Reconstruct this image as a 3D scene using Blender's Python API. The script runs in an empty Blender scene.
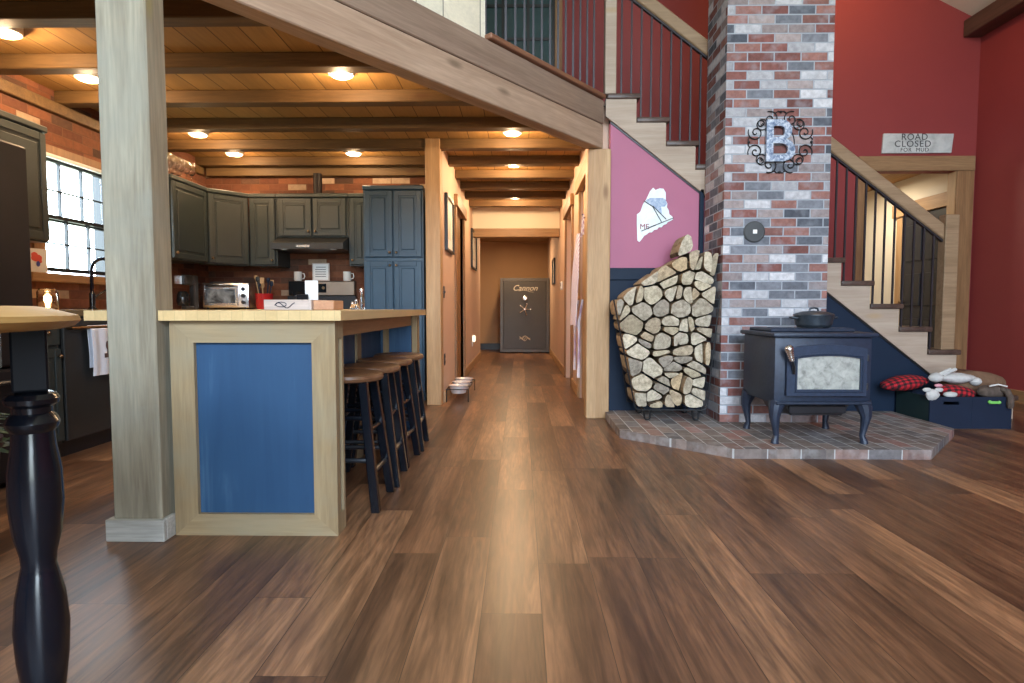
import bpy, bmesh, math, random
from mathutils import Vector, Matrix
random.seed(7)
D = bpy.data
SC = bpy.context.scene
COL = SC.collection
PI = math.pi
R = math.radians

# ------------------------------------------------------------------ materials
def newmat(name):
    m = D.materials.new(name); m.use_nodes = True
    nt = m.node_tree
    b = nt.nodes['Principled BSDF']
    return m, nt, b

def N(nt, t, **kw):
    n = nt.nodes.new(t)
    for k, v in kw.items(): setattr(n, k, v)
    return n

def link(nt, a, b): nt.links.new(a, b)

def M(nt, op, a, b=None, c=None):
    n = nt.nodes.new('ShaderNodeMath'); n.operation = op
    for i, v in enumerate((a, b, c)):
        if v is None: continue
        if isinstance(v, (int, float)): n.inputs[i].default_value = v
        else: nt.links.new(v, n.inputs[i])
    return n.outputs[0]

def mixc(nt, f, a, b, mode='MIX'):
    n = nt.nodes.new('ShaderNodeMix'); n.data_type = 'RGBA'; n.blend_type = mode
    for s, v in ((n.inputs[0], f), (n.inputs[6], a), (n.inputs[7], b)):
        if isinstance(v, (int, float)): s.default_value = v
        elif isinstance(v, tuple): s.default_value = (v[0], v[1], v[2], 1)
        else: nt.links.new(v, s)
    return n.outputs[2]

def ramp(nt, f, stops, interp='LINEAR'):
    n = nt.nodes.new('ShaderNodeValToRGB'); n.color_ramp.interpolation = interp
    e = n.color_ramp.elements
    while len(e) < len(stops): e.new(0.5)
    for i, (p, c) in enumerate(stops):
        e[i].position = p; e[i].color = (c[0], c[1], c[2], 1)
    nt.links.new(f, n.inputs[0])
    return n.outputs[0]

def noise(nt, vec, scale=5, detail=4, rough=.55, dist=0.0):
    n = nt.nodes.new('ShaderNodeTexNoise')
    n.inputs['Scale'].default_value = scale; n.inputs['Detail'].default_value = detail
    n.inputs['Roughness'].default_value = rough; n.inputs['Distortion'].default_value = dist
    if vec is not None: nt.links.new(vec, n.inputs['Vector'])
    return n.outputs['Fac']

def bump(nt, b, h, strength=.3, dist=.01):
    n = nt.nodes.new('ShaderNodeBump'); n.inputs['Strength'].default_value = strength
    n.inputs['Distance'].default_value = dist
    nt.links.new(h, n.inputs['Height']); nt.links.new(n.outputs[0], b.inputs['Normal'])

def objvec(nt, rnd=True):
    tc = nt.nodes.new('ShaderNodeTexCoord')
    if not rnd: return tc.outputs['Object']
    oi = nt.nodes.new('ShaderNodeObjectInfo')
    s = M(nt, 'MULTIPLY', oi.outputs['Random'], 23.0)
    a = nt.nodes.new('ShaderNodeVectorMath'); a.operation = 'ADD'
    nt.links.new(tc.outputs['Object'], a.inputs[0]); nt.links.new(s, a.inputs[1])
    return a.outputs[0]

def scaled(nt, v, s, rot=(0, 0, 0)):
    n = nt.nodes.new('ShaderNodeMapping'); n.inputs['Scale'].default_value = s
    n.inputs['Rotation'].default_value = rot
    nt.links.new(v, n.inputs['Vector']); return n.outputs[0]

def plain(name, col, rough=.6, metal=0.0, var=.12, spec=.5, coat=0.0, vs=6.0):
    m, nt, b = newmat(name)
    f = noise(nt, objvec(nt), vs, 3)
    d = tuple(max(0, c * (1 - var)) for c in col); l = tuple(min(1, c * (1 + var)) for c in col)
    link(nt, ramp(nt, f, [(.3, d), (.7, l)]), b.inputs['Base Color'])
    b.inputs['Roughness'].default_value = rough; b.inputs['Metallic'].default_value = metal
    b.inputs['Specular IOR Level'].default_value = spec
    b.inputs['Coat Weight'].default_value = coat
    return m

def wood(name, dark, light, axis='Z', rough=.55, fine=.25, scale=1.0, knots=None, stain=None, spec=.4):
    m, nt, b = newmat(name)
    v = objvec(nt)
    k = {'X': (.9, 13, 13), 'Y': (13, .9, 13), 'Z': (13, 13, .9)}[axis]
    k = tuple(q * scale for q in k)
    sv = scaled(nt, v, k)
    f = noise(nt, sv, 1.0, 6, .6, .8)
    c = ramp(nt, f, [(.32, dark), (.68, light)])
    f2 = noise(nt, scaled(nt, v, tuple(q * 7 for q in k)), 1.0, 3)
    c = mixc(nt, fine, c, ramp(nt, f2, [(.4, (.35, .35, .35)), (.62, (1, 1, 1))]), 'MULTIPLY')
    if stain:
        f3 = noise(nt, v, 2.3, 4, .6, .4)
        c = mixc(nt, M(nt, 'MULTIPLY', ramp(nt, f3, [(.45, (0, 0, 0)), (.7, (1, 1, 1))]), .75), c, stain)
    if knots:
        vo = nt.nodes.new('ShaderNodeTexVoronoi'); vo.inputs['Scale'].default_value = 1.0
        kk = {'X': (1.6, 4.5, 4.5), 'Y': (4.5, 1.6, 4.5), 'Z': (4.5, 4.5, 1.6)}[axis]
        link(nt, scaled(nt, v, kk), vo.inputs['Vector'])
        c = mixc(nt, ramp(nt, vo.outputs['Distance'], [(.05, (.85, .85, .85)), (.14, (0, 0, 0))]), c, knots)
    link(nt, c, b.inputs['Base Color'])
    b.inputs['Roughness'].default_value = rough
    b.inputs['Specular IOR Level'].default_value = spec
    bump(nt, b, f2, .12, .004)
    return m

def tiles(nt, u, v, w, h, gap, shift=.5, hashed=False):
    row = M(nt, 'FLOOR', M(nt, 'DIVIDE', v, h))
    if hashed:
        wn = nt.nodes.new('ShaderNodeTexWhiteNoise'); wn.noise_dimensions = '1D'; link(nt, row, wn.inputs['W'])
        u2 = M(nt, 'ADD', u, M(nt, 'MULTIPLY', wn.outputs['Value'], w * 3.7))
    else:
        par = M(nt, 'MODULO', M(nt, 'ADD', row, 400.0), 2.0)
        u2 = M(nt, 'ADD', u, M(nt, 'MULTIPLY', par, w * shift))
    col = M(nt, 'FLOOR', M(nt, 'DIVIDE', u2, w))
    cb = nt.nodes.new('ShaderNodeCombineXYZ'); link(nt, col, cb.inputs[0]); link(nt, row, cb.inputs[1])
    wn = nt.nodes.new('ShaderNodeTexWhiteNoise'); wn.noise_dimensions = '3D'; link(nt, cb.outputs[0], wn.inputs['Vector'])
    fu = M(nt, 'MULTIPLY', M(nt, 'FRACT', M(nt, 'DIVIDE', u2, w)), w)
    fv = M(nt, 'MULTIPLY', M(nt, 'FRACT', M(nt, 'DIVIDE', v, h)), h)
    e = M(nt, 'MINIMUM', M(nt, 'MINIMUM', fu, M(nt, 'SUBTRACT', w, fu)), M(nt, 'MINIMUM', fv, M(nt, 'SUBTRACT', h, fv)))
    mr = nt.nodes.new('ShaderNodeMapRange'); link(nt, e, mr.inputs[0])
    mr.inputs[1].default_value = gap * .55; mr.inputs[2].default_value = gap * 1.15
    return mr.outputs[0], wn.outputs['Value'], wn.outputs['Color'], cb.outputs[0]

def pos(nt):
    g = nt.nodes.new('ShaderNodeNewGeometry'); s = nt.nodes.new('ShaderNodeSeparateXYZ')
    link(nt, g.outputs['Position'], s.inputs[0])
    sn = nt.nodes.new('ShaderNodeSeparateXYZ'); link(nt, g.outputs['Normal'], sn.inputs[0])
    return g.outputs['Position'], s.outputs, sn.outputs

def brick(name, palette, mortar, w=.2032, h=.0667, gap=.0055, rough=.85, flat=False, bstr=.8, mott=.35, zoff=.01):
    m, nt, b = newmat(name)
    p, s, n = pos(nt)
    if flat:      # pavers laid flat: vertical faces use height, top face uses the floor axes
        up = M(nt, 'GREATER_THAN', M(nt, 'ABSOLUTE', n[2]), .5)
        mask, val, colr, cid = tiles(nt, s[1], s[0], w, h, gap)
        mk2, v2, c2, _ = tiles(nt, M(nt, 'ADD', s[0], M(nt, 'MULTIPLY', s[1], .37)), M(nt, 'ADD', s[2], .2), w, 1.0, gap, 0)
        mask = M(nt, 'ADD', M(nt, 'MULTIPLY', mask, up), M(nt, 'MULTIPLY', mk2, M(nt, 'SUBTRACT', 1.0, up)))
        val = M(nt, 'ADD', M(nt, 'MULTIPLY', val, up), M(nt, 'MULTIPLY', v2, M(nt, 'SUBTRACT', 1.0, up)))
    else:
        sx = M(nt, 'GREATER_THAN', M(nt, 'ABSOLUTE', n[0]), .5)
        u = M(nt, 'ADD', M(nt, 'MULTIPLY', s[1], sx), M(nt, 'MULTIPLY', s[0], M(nt, 'SUBTRACT', 1.0, sx)))
        u = M(nt, 'ADD', u, 20.08)
        mask, val, colr, cid = tiles(nt, u, M(nt, 'ADD', s[2], zoff), w, h, gap)
    c = ramp(nt, val, palette, 'CONSTANT')
    sc_ = nt.nodes.new('ShaderNodeSeparateColor'); link(nt, colr, sc_.inputs[0])
    c = mixc(nt, .7, c, ramp(nt, sc_.outputs[1], [(0, (.62, .62, .64)), (1, (1.2, 1.17, 1.15))]), 'MULTIPLY')
    f = noise(nt, p, 26, 5, .65)
    c = mixc(nt, mott, c, ramp(nt, f, [(.35, (.35, .33, .34)), (.65, (1.0, 1.0, 1.0))]), 'MULTIPLY')
    f2 = noise(nt, p, 9, 3)
    c = mixc(nt, M(nt, 'MULTIPLY', ramp(nt, f2, [(.5, (0, 0, 0)), (.72, (1, 1, 1))]), .35), c, mortar)
    c = mixc(nt, mask, mortar, c)
    link(nt, c, b.inputs['Base Color']); b.inputs['Roughness'].default_value = rough
    b.inputs['Specular IOR Level'].default_value = .25
    bump(nt, b, M(nt, 'ADD', M(nt, 'MULTIPLY', mask, 1.0), M(nt, 'MULTIPLY', f, .25)), bstr, .006)
    return m

def planks(name, w, length, palette, gap, axis='Y', rough=.4, grain=.5, spec=.5, bstr=.15):
    m, nt, b = newmat(name)
    p, s, n = pos(nt)
    u, v = (s[1], s[0]) if axis == 'Y' else (s[0], s[1])
    mask, val, colr, cid = tiles(nt, M(nt, 'ADD', u, 50.0), M(nt, 'ADD', v, 18.0 + .05), length, w, gap, hashed=True)
    c = ramp(nt, val, palette)
    off = nt.nodes.new('ShaderNodeVectorMath'); off.operation = 'MULTIPLY_ADD'
    link(nt, colr, off.inputs[0]); off.inputs[1].default_value = (9, 9, 9); link(nt, p, off.inputs[2])
    k = (15, 1.1, 15) if axis == 'Y' else (1.1, 15, 15)
    f = noise(nt, scaled(nt, off.outputs[0], k), 1.0, 6, .62, 1.2)
    f2 = noise(nt, scaled(nt, off.outputs[0], tuple(q * 6 for q in k)), 1.0, 3)
    f3 = noise(nt, scaled(nt, off.outputs[0], tuple(q * .28 for q in k)), 1.0, 3, .5, .5)
    c = mixc(nt, grain, c, ramp(nt, f, [(.33, (.3, .28, .27)), (.62, (1.12, 1.1, 1.06))]), 'MULTIPLY')
    c = mixc(nt, grain * .8, c, ramp(nt, f3, [(.35, (.45, .43, .42)), (.62, (1.25, 1.2, 1.1))]), 'MULTIPLY')
    c = mixc(nt, grain * .6, c, ramp(nt, f2, [(.4, (.45, .43, .42)), (.6, (1, 1, 1))]), 'MULTIPLY')
    if grain > .5:
        f4 = noise(nt, scaled(nt, off.outputs[0], (7, .55, 7)), 1.0, 2, .5, .3)
        rg = M(nt, 'SINE', M(nt, 'MULTIPLY', f4, 95.0))
        c = mixc(nt, .30, c, ramp(nt, M(nt, 'ADD', M(nt, 'MULTIPLY', rg, .5), .5), [(.1, (.55, .53, .52)), (.55, (1.08, 1.06, 1.04))]), 'MULTIPLY')
        f5 = noise(nt, scaled(nt, off.outputs[0], (2.6, .9, 2.6)), 1.0, 3, .55, .4)
        c = mixc(nt, .6, c, ramp(nt, f5, [(.36, (.58, .56, .56)), (.64, (1.3, 1.27, 1.22))]), 'MULTIPLY')
    c = mixc(nt, mask, (palette[0][1][0] * .25, palette[0][1][1] * .25, palette[0][1][2] * .25), c)
    link(nt, c, b.inputs['Base Color'])
    link(nt, M(nt, 'ADD', rough - .06, M(nt, 'MULTIPLY', f, .14)), b.inputs['Roughness'])
    b.inputs['Specular IOR Level'].default_value = spec
    bump(nt, b, M(nt, 'ADD', M(nt, 'MULTIPLY', mask, .7), M(nt, 'MULTIPLY', f2, .3)), bstr, .003)
    return m

def emit(name, col, strength):
    m, nt, b = newmat(name)
    b.inputs['Base Color'].default_value = (*col, 1)
    b.inputs['Emission Color'].default_value = (*col, 1); b.inputs['Emission Strength'].default_value = strength
    return m

def glass(name, col=(1, 1, 1), rough=.02, ior=1.45):
    m, nt, b = newmat(name)
    b.inputs['Base Color'].default_value = (*col, 1); b.inputs['Transmission Weight'].default_value = 1
    b.inputs['Roughness'].default_value = rough; b.inputs['IOR'].default_value = ior
    return m

def window_glass(name):
    m, nt, b = newmat(name)
    t = nt.nodes.new('ShaderNodeBsdfTransparent'); t.inputs[0].default_value = (.96, .98, .97, 1)
    g = nt.nodes.new('ShaderNodeBsdfGlossy'); g.inputs['Roughness'].default_value = .02
    x = nt.nodes.new('ShaderNodeMixShader'); x.inputs[0].default_value = .06
    link(nt, t.outputs[0], x.inputs[1]); link(nt, g.outputs[0], x.inputs[2])
    link(nt, x.outputs[0], nt.nodes['Material Output'].inputs['Surface'])
    return m

def plaid(name):
    m, nt, b = newmat(name)
    v = objvec(nt, False); s = nt.nodes.new('ShaderNodeSeparateXYZ'); link(nt, v, s.inputs[0])
    a = M(nt, 'GREATER_THAN', M(nt, 'FRACT', M(nt, 'MULTIPLY', s.outputs[0], 24.0)), .5)
    c = M(nt, 'GREATER_THAN', M(nt, 'FRACT', M(nt, 'MULTIPLY', M(nt, 'ADD', s.outputs[2], s.outputs[1]), 24.0)), .5)
    q = M(nt, 'MULTIPLY', M(nt, 'ADD', a, c), .5)
    link(nt, ramp(nt, q, [(0, (.5, .012, .02)), (.4, (.16, .006, .012)), (.9, (.012, .006, .008))], 'CONSTANT'), b.inputs['Base Color'])
    b.inputs['Roughness'].default_value = .9
    return m

def striped(name, c1, c2, freq, axis=1):
    m, nt, b = newmat(name)
    v = objvec(nt, False); s = nt.nodes.new('ShaderNodeSeparateXYZ'); link(nt, v, s.inputs[0])
    a = M(nt, 'GREATER_THAN', M(nt, 'FRACT', M(nt, 'MULTIPLY', s.outputs[axis], freq)), .62)
    link(nt, mixc(nt, a, c1, c2), b.inputs['Base Color']); b.inputs['Roughness'].default_value = .9
    return m

def log_end(name):
    m, nt, b = newmat(name)
    v = objvec(nt)
    tc = nt.nodes.new('ShaderNodeTexCoord')
    oi = nt.nodes.new('ShaderNodeObjectInfo')
    sep = nt.nodes.new('ShaderNodeSeparateXYZ'); link(nt, tc.outputs['Object'], sep.inputs[0])
    ox = M(nt, 'MULTIPLY', M(nt, 'SUBTRACT', oi.outputs['Random'], .5), .12)
    x = M(nt, 'ADD', sep.outputs[0], ox); z = M(nt, 'SUBTRACT', sep.outputs[2], .035)
    r = M(nt, 'SQRT', M(nt, 'ADD', M(nt, 'MULTIPLY', x, x), M(nt, 'MULTIPLY', z, z)))
    wob = noise(nt, v, 20, 3)
    ring = M(nt, 'SINE', M(nt, 'ADD', M(nt, 'MULTIPLY', r, 520.0), M(nt, 'MULTIPLY', wob, 7.0)))
    base = ramp(nt, oi.outputs['Random'], [(0, (.42, .34, .23)), (.2, (.66, .56, .40)), (.4, (.34, .29, .235)), (.6, (.74, .64, .48)), (.8, (.48, .41, .31)), (1, (.58, .42, .25))])
    c = mixc(nt, .22, base, ramp(nt, M(nt, 'ADD', M(nt, 'MULTIPLY', ring, .5), .5), [(0, (.55, .5, .45)), (1, (1, 1, 1))]), 'MULTIPLY')
    f = noise(nt, v, 32, 5, .7)
    c = mixc(nt, .65, c, ramp(nt, f, [(.36, (.30, .27, .25)), (.6, (1.05, 1.05, 1.05))]), 'MULTIPLY')
    link(nt, c, b.inputs['Base Color']); b.inputs['Roughness'].default_value = .9
    b.inputs['Specular IOR Level'].default_value = .15
    bump(nt, b, f, .6, .006)
    return m

def rough_bark(name, dark, light):
    m, nt, b = newmat(name)
    v = objvec(nt)
    f = noise(nt, scaled(nt, v, (30, 7, 30)), 1, 5, .65, .6)
    link(nt, ramp(nt, f, [(.32, dark), (.68, light)]), b.inputs['Base Color'])
    b.inputs['Roughness'].default_value = .95; b.inputs['Specular IOR Level'].default_value = .1
    bump(nt, b, f, .8, .01)
    return m

def mottled(name, stops, scale, rough=.5, detail=5, metal=0, dist=.6, spec=.5):
    m, nt, b = newmat(name)
    f = noise(nt, objvec(nt), scale, detail, .6, dist)
    link(nt, ramp(nt, f, stops), b.inputs['Base Color'])
    b.inputs['Roughness'].default_value = rough; b.inputs['Metallic'].default_value = metal
    b.inputs['Specular IOR Level'].default_value = spec
    return m

MT = {}
MT['floor'] = planks('oak_plank_floor', .183, 1.22, [(0, (.145, .072, .040)), (.3, (.22, .110, .060)), (.6, (.275, .142, .077)), (.85, (.36, .198, .108)), (1, (.18, .092, .052))], .0013, 'Y', .34, .80, .5)
MT['ceil'] = planks('pine_board_ceiling', .185, 9.0, [(0, (.36, .195, .062)), (.5, (.44, .25, .085)), (1, (.39, .21, .068))], .004, 'Y', .6, .2, .3)
MT['joist'] = wood('joist_wood', (.10, .054, .02), (.17, .096, .036), 'X', .6, knots=(.09, .04, .015))
MT['beam'] = wood('beam_wood', (.34, .215, .14), (.49, .335, .23), 'X', .6, .2, knots=(.17, .11, .07))
MT['rim'] = wood('rim_board_wood', (.23, .15, .105), (.33, .225, .16), 'X', .6, .2, knots=(.36, .29, .23))
MT['weathered'] = wood('weathered_post_wood', (.25, .21, .145), (.41, .365, .265), 'Z', .7, .3, scale=.8, stain=(.27, .265, .215), knots=(.30, .26, .11))
MT['weathered_x'] = wood('weathered_trim_wood', (.42, .40, .35), (.56, .54, .49), 'X', .7, .3)
MT['pine_z'] = wood('pine_post_wood', (.40, .225, .10), (.53, .335, .17), 'Z', .55, .2, knots=(.22, .11, .045))
MT['pine_x'] = wood('pine_rail_wood', (.43, .27, .13), (.57, .38, .21), 'X', .55, .2, knots=(.22, .11, .045))
MT['pine_y'] = wood('pine_trim_wood', (.40, .23, .11), (.52, .33, .17), 'Y', .55, .2)
MT['casing'] = wood('door_casing_wood', (.23, .115, .05), (.34, .185, .085), 'Z', .5, .25)
MT['casing_x'] = wood('door_header_wood', (.27, .155, .075), (.38, .235, .12), 'X', .5, .25)
MT['casing_y'] = wood('hall_header_wood', (.25, .13, .055), (.36, .20, .095), 'Y', .5, .25)
MT['stringer'] = wood('stringer_wood', (.37, .27, .20), (.48, .375, .29), 'X', .6, .12, knots=(.42, .29, .17))
MT['rail'] = wood('handrail_wood', (.25, .155, .085), (.35, .23, .135), 'X', .5, .2)
MT['tread'] = wood('tread_wood', (.055, .032, .025), (.11, .066, .05), 'Y', .4, .2)
MT['cap'] = wood('cap_board_wood', (.20, .085, .045), (.31, .145, .08), 'X', .45, .2)
MT['frame_z'] = wood('island_stile_wood', (.25, .165, .08), (.37, .265, .14), 'Z', .65, .2, stain=(.26, .225, .15), knots=(.24, .17, .09))
MT['frame_x'] = wood('island_rail_wood', (.25, .165, .08), (.37, .265, .14), 'X', .65, .2, stain=(.28, .235, .15), knots=(.24, .17, .09))
MT['butcher'] = planks('butcher_block_top', .045, .6, [(0, (.62, .43, .20)), (.5, (.66, .47, .23)), (1, (.63, .44, .21))], .0003, 'Y', .35, .12, .4, .02)
MT['table_top'] = wood('table_top_wood', (.33, .18, .05), (.45, .265, .085), 'Y', .55, .15, spec=.25)
MT['boards'] = planks('white_pine_boards', .2, 9.0, [(0, (.82, .75, .58)), (.5, (.88, .82, .66)), (1, (.78, .70, .54))], .003, 'Y', .55, .15)
MT['seat'] = wood('stool_seat_wood', (.13, .055, .025), (.25, .12, .055), 'X', .35, .3, spec=.5)
m, nt, b = newmat('island_blue_paint')
v_ = objvec(nt)
f_ = noise(nt, scaled(nt, v_, (14, 14, 1.0)), 1.0, 4, .6, .8); f2_ = noise(nt, v_, 2.2, 3)
c_ = ramp(nt, M(nt, 'ADD', M(nt, 'MULTIPLY', f_, .6), M(nt, 'MULTIPLY', f2_, .4)), [(.35, (.010, .048, .115)), (.56, (.016, .062, .138)), (.68, (.045, .11, .20))])
link(nt, c_, b.inputs['Base Color']); b.inputs['Roughness'].default_value = .6
MT['blue'] = m
MT['cab'] = plain('cabinet_blue_grey_paint', (.030, .040, .039), .42, var=.08)
MT['pantry'] = plain('pantry_blue_paint', (.026, .062, .100), .42, var=.08)
MT['navy'] = plain('navy_wall_paint', (.007, .017, .038), .6, var=.06, spec=.25)
MT['magenta'] = plain('magenta_wall_paint', (.40, .12, .20), .6, var=.03, vs=2)
MT['red'] = plain('red_wall_paint', (.25, .035, .036), .6, var=.04, vs=2)
MT['hall'] = plain('hall_wall_paint', (.60, .43, .33), .7, var=.04, vs=2)
MT['tan'] = plain('alcove_wall_paint', (.42, .25, .13), .7, var=.04, vs=2)
MT['cream'] = plain('cream_wall_paint', (.75, .68, .55), .7, var=.03, vs=2)
MT['roof'] = plain('cream_ceiling_paint', (.78, .77, .72), .7, var=.03, vs=2)
MT['chimney'] = brick('chimney_brick', [(0, (.25, .105, .09)), (.20, (.32, .155, .13)), (.36, (.21, .22, .25)), (.52, (.125, .135, .16)), (.60, (.40, .33, .32)), (.75, (.66, .65, .67)), (.91, (.47, .46, .48))], (.39, .41, .455), w=.195, mott=.45)
MT['hearth'] = brick('hearth_paver', [(0, (.19, .16, .145)), (.3, (.25, .20, .175)), (.5, (.27, .18, .155)), (.65, (.18, .165, .165)), (.8, (.34, .19, .165)), (.9, (.26, .245, .24))], (.46, .45, .44), w=.2032, h=.0985, gap=.004, flat=True, bstr=.5)
MT['kbrick'] = brick('kitchen_brick', [(0, (.19, .070, .036)), (.3, (.23, .088, .044)), (.55, (.165, .062, .035)), (.76, (.105, .055, .036)), (.86, (.21, .082, .042)), (.945, (.52, .37, .25))], (.16, .072, .042), gap=.004, bstr=.5)
MT['black'] = plain('black_paint', (.012, .013, .016), .35, var=.2)
MT['gloss_black'] = plain('gloss_black_paint', (.004, .005, .008), .2, var=.1, spec=.45)
MT['iron'] = plain('black_iron', (.02, .02, .022), .5, .5, var=.2)
MT['baluster'] = plain('dark_metal_baluster', (.035, .03, .035), .45, .4, var=.15)
MT['cast'] = plain('stove_black_iron', (.020, .029, .052), .46, .15, var=.2, vs=40)
MT['cast2'] = plain('stove_door_iron', (.026, .040, .074), .40, .2, var=.15, vs=40)
MT['oven_pot'] = plain('cast_iron_pot', (.035, .045, .058), .38, .3, var=.2, vs=30)
MT['stove_glass'] = mottled('ashy_stove_glass', [(.3, (.16, .16, .145)), (.42, (.30, .30, .27)), (.55, (.40, .395, .355)), (.75, (.52, .51, .46))], 20, .28, 7)
MT['steel'] = plain('brushed_steel', (.80, .79, .78), .25, 1.0, var=.06)
MT['bowl_steel'] = plain('polished_bowl_steel', (.86, .86, .86), .3, .55, var=.04)
MT['range_steel'] = plain('range_steel', (.30, .24, .19), .42, 1.0, var=.06)
MT['bronze'] = plain('bronze_knob', (.25, .16, .09), .35, 1.0, var=.1)
MT['brass'] = plain('worn_brass', (.60, .45, .22), .3, 1.0, var=.1)
MT['white'] = plain('white_plastic', (.80, .79, .77), .45, var=.03)
MT['paper'] = plain('white_paper', (.85, .85, .83), .8, var=.02)
MT['ceramic'] = plain('white_ceramic', (.70, .68, .64), .2, var=.03)
MT['crockred'] = plain('red_crock_glaze', (.42, .02, .02), .2, var=.1)
MT['fridge'] = plain('black_fridge', (.014, .010, .010), .5, var=.1, spec=.2)
MT['appliance'] = plain('dark_appliance', (.025, .025, .024), .35, var=.1)
MT['darkglass'] = plain('dark_glass', (.012, .014, .016), .06, var=.05)
MT['ovenglass'] = mottled('toaster_glass', [(.35, (.05, .055, .06)), (.6, (.24, .28, .31)), (.7, (.35, .40, .43))], 9, .1, 3)
MT['safe'] = plain('safe_charcoal', (.065, .06, .055), .45, .2, var=.06)
MT['safe_trim'] = plain('safe_door_edge', (.10, .09, .08), .4, .3, var=.06)
MT['gold'] = plain('pale_gold_script', (.62, .55, .42), .4, .3, var=.05)
MT['letterblue'] = mottled('embossed_tin', [(.35, (.12, .17, .27)), (.5, (.30, .36, .47)), (.65, (.62, .66, .72))], 45, .4, 3, .4)
MT['signboard'] = mottled('grey_sign_board', [(.3, (.33, .36, .37)), (.55, (.55, .58, .58)), (.8, (.66, .67, .65))], 7, .8, 5)
MT['ink'] = plain('faded_black_ink', (.045, .045, .05), .8)
MT['maine'] = mottled('white_metal_map', [(.3, (.68, .76, .78)), (.6, (.82, .85, .85)), (.8, (.62, .72, .78))], 9, .45, 4)
MT['mapblue'] = mottled('blue_painted_patch', [(.35, (.22, .30, .48)), (.6, (.42, .50, .62)), (.75, (.72, .74, .78))], 30, .5, 4)
MT['inkred'] = plain('dark_red_ink', (.22, .03, .06), .7)
MT['lightglow'] = emit('lit_lamp_diffuser', (1.0, .82, .58), 14)
MT['jarglow'] = emit('lit_candle_flame', (1.0, .72, .35), 12)
MT['lens'] = emit('night_light_lens', (1.0, .85, .65), 1.2)
MT['glass'] = glass('clear_glass')
MT['amber'] = glass('jar_glass', (1, .93, .85))
MT['pane'] = window_glass('window_pane_glass')
MT['plaid'] = plaid('red_black_plaid')
MT['plush'] = mottled('white_plush', [(.3, (.50, .48, .46)), (.7, (.62, .60, .57))], 30, .95)
MT['plushbrown'] = mottled('brown_plush', [(.3, (.055, .038, .03)), (.7, (.13, .095, .075))], 22, .95)
MT['tanplush'] = mottled('tan_bed_fabric', [(.3, (.14, .075, .04)), (.7, (.23, .13, .075))], 14, .95)
MT['pinkplush'] = plain('pink_plush', (.62, .28, .33), .95)
MT['boxnavy'] = plain('navy_crate_paint', (.009, .017, .038), .6, var=.1, spec=.3)
MT['boxgreen'] = plain('dark_green_crate_paint', (.012, .03, .03), .6, var=.1)
MT['green'] = plain('lime_green_rubber', (.20, .60, .12), .5)
MT['apron'] = striped('striped_apron_cotton', (.82, .74, .76), (.52, .36, .46), 42, 1)
MT['towel'] = plain('white_towel_cotton', (.74, .75, .80), .95, var=.04)
MT['towelink'] = plain('brown_print', (.10, .06, .05), .95)
MT['leaf'] = plain('dark_leaf', (.035, .09, .025), .5, var=.3)
MT['potred'] = plain('maroon_pot', (.06, .008, .014), .4)
MT['plateblue'] = plain('blue_plate_glaze', (.015, .08, .30), .5, spec=.2)
MT['slate'] = plain('slate_disc', (.055, .058, .062), .6, var=.1)
MT['traywood'] = wood('pale_box_wood', (.52, .42, .36), (.68, .58, .52), 'X', .6, .15)
MT['trayend'] = wood('orange_box_wood', (.52, .26, .14), (.64, .36, .21), 'Y', .6, .15)
MT['logend'] = log_end('split_log_end')
MT['logbark'] = rough_bark('log_bark', (.05, .035, .025), (.20, .145, .10))
MT['logside'] = rough_bark('log_split_side', (.22, .15, .09), (.46, .35, .23))
MT['matte'] = plain('matte_black_paint', (.008, .009, .012), .55, var=.1, spec=.12)
MT['dardoor'] = plain('black_door_paint', (.022, .024, .030), .4, var=.05)
MT['pinedoor'] = wood('pine_door_wood', (.42, .24, .11), (.55, .34, .17), 'Z', .5, .2, knots=(.22, .11, .045))
MT['photo'] = mottled('faded_print', [(.3, (.55, .52, .47)), (.6, (.78, .75, .70))], 9, .6)
MT['flower'] = plain('red_flower_ink', (.65, .10, .08), .8)
MT['flowerblue'] = plain('blue_flower_ink', (.05, .07, .35), .8)
MT['woodtool'] = wood('utensil_wood', (.40, .25, .12), (.55, .37, .2), 'Z', .6)
MT['teal'] = plain('dim_window_glass', (.035, .075, .085), .08)

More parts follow.
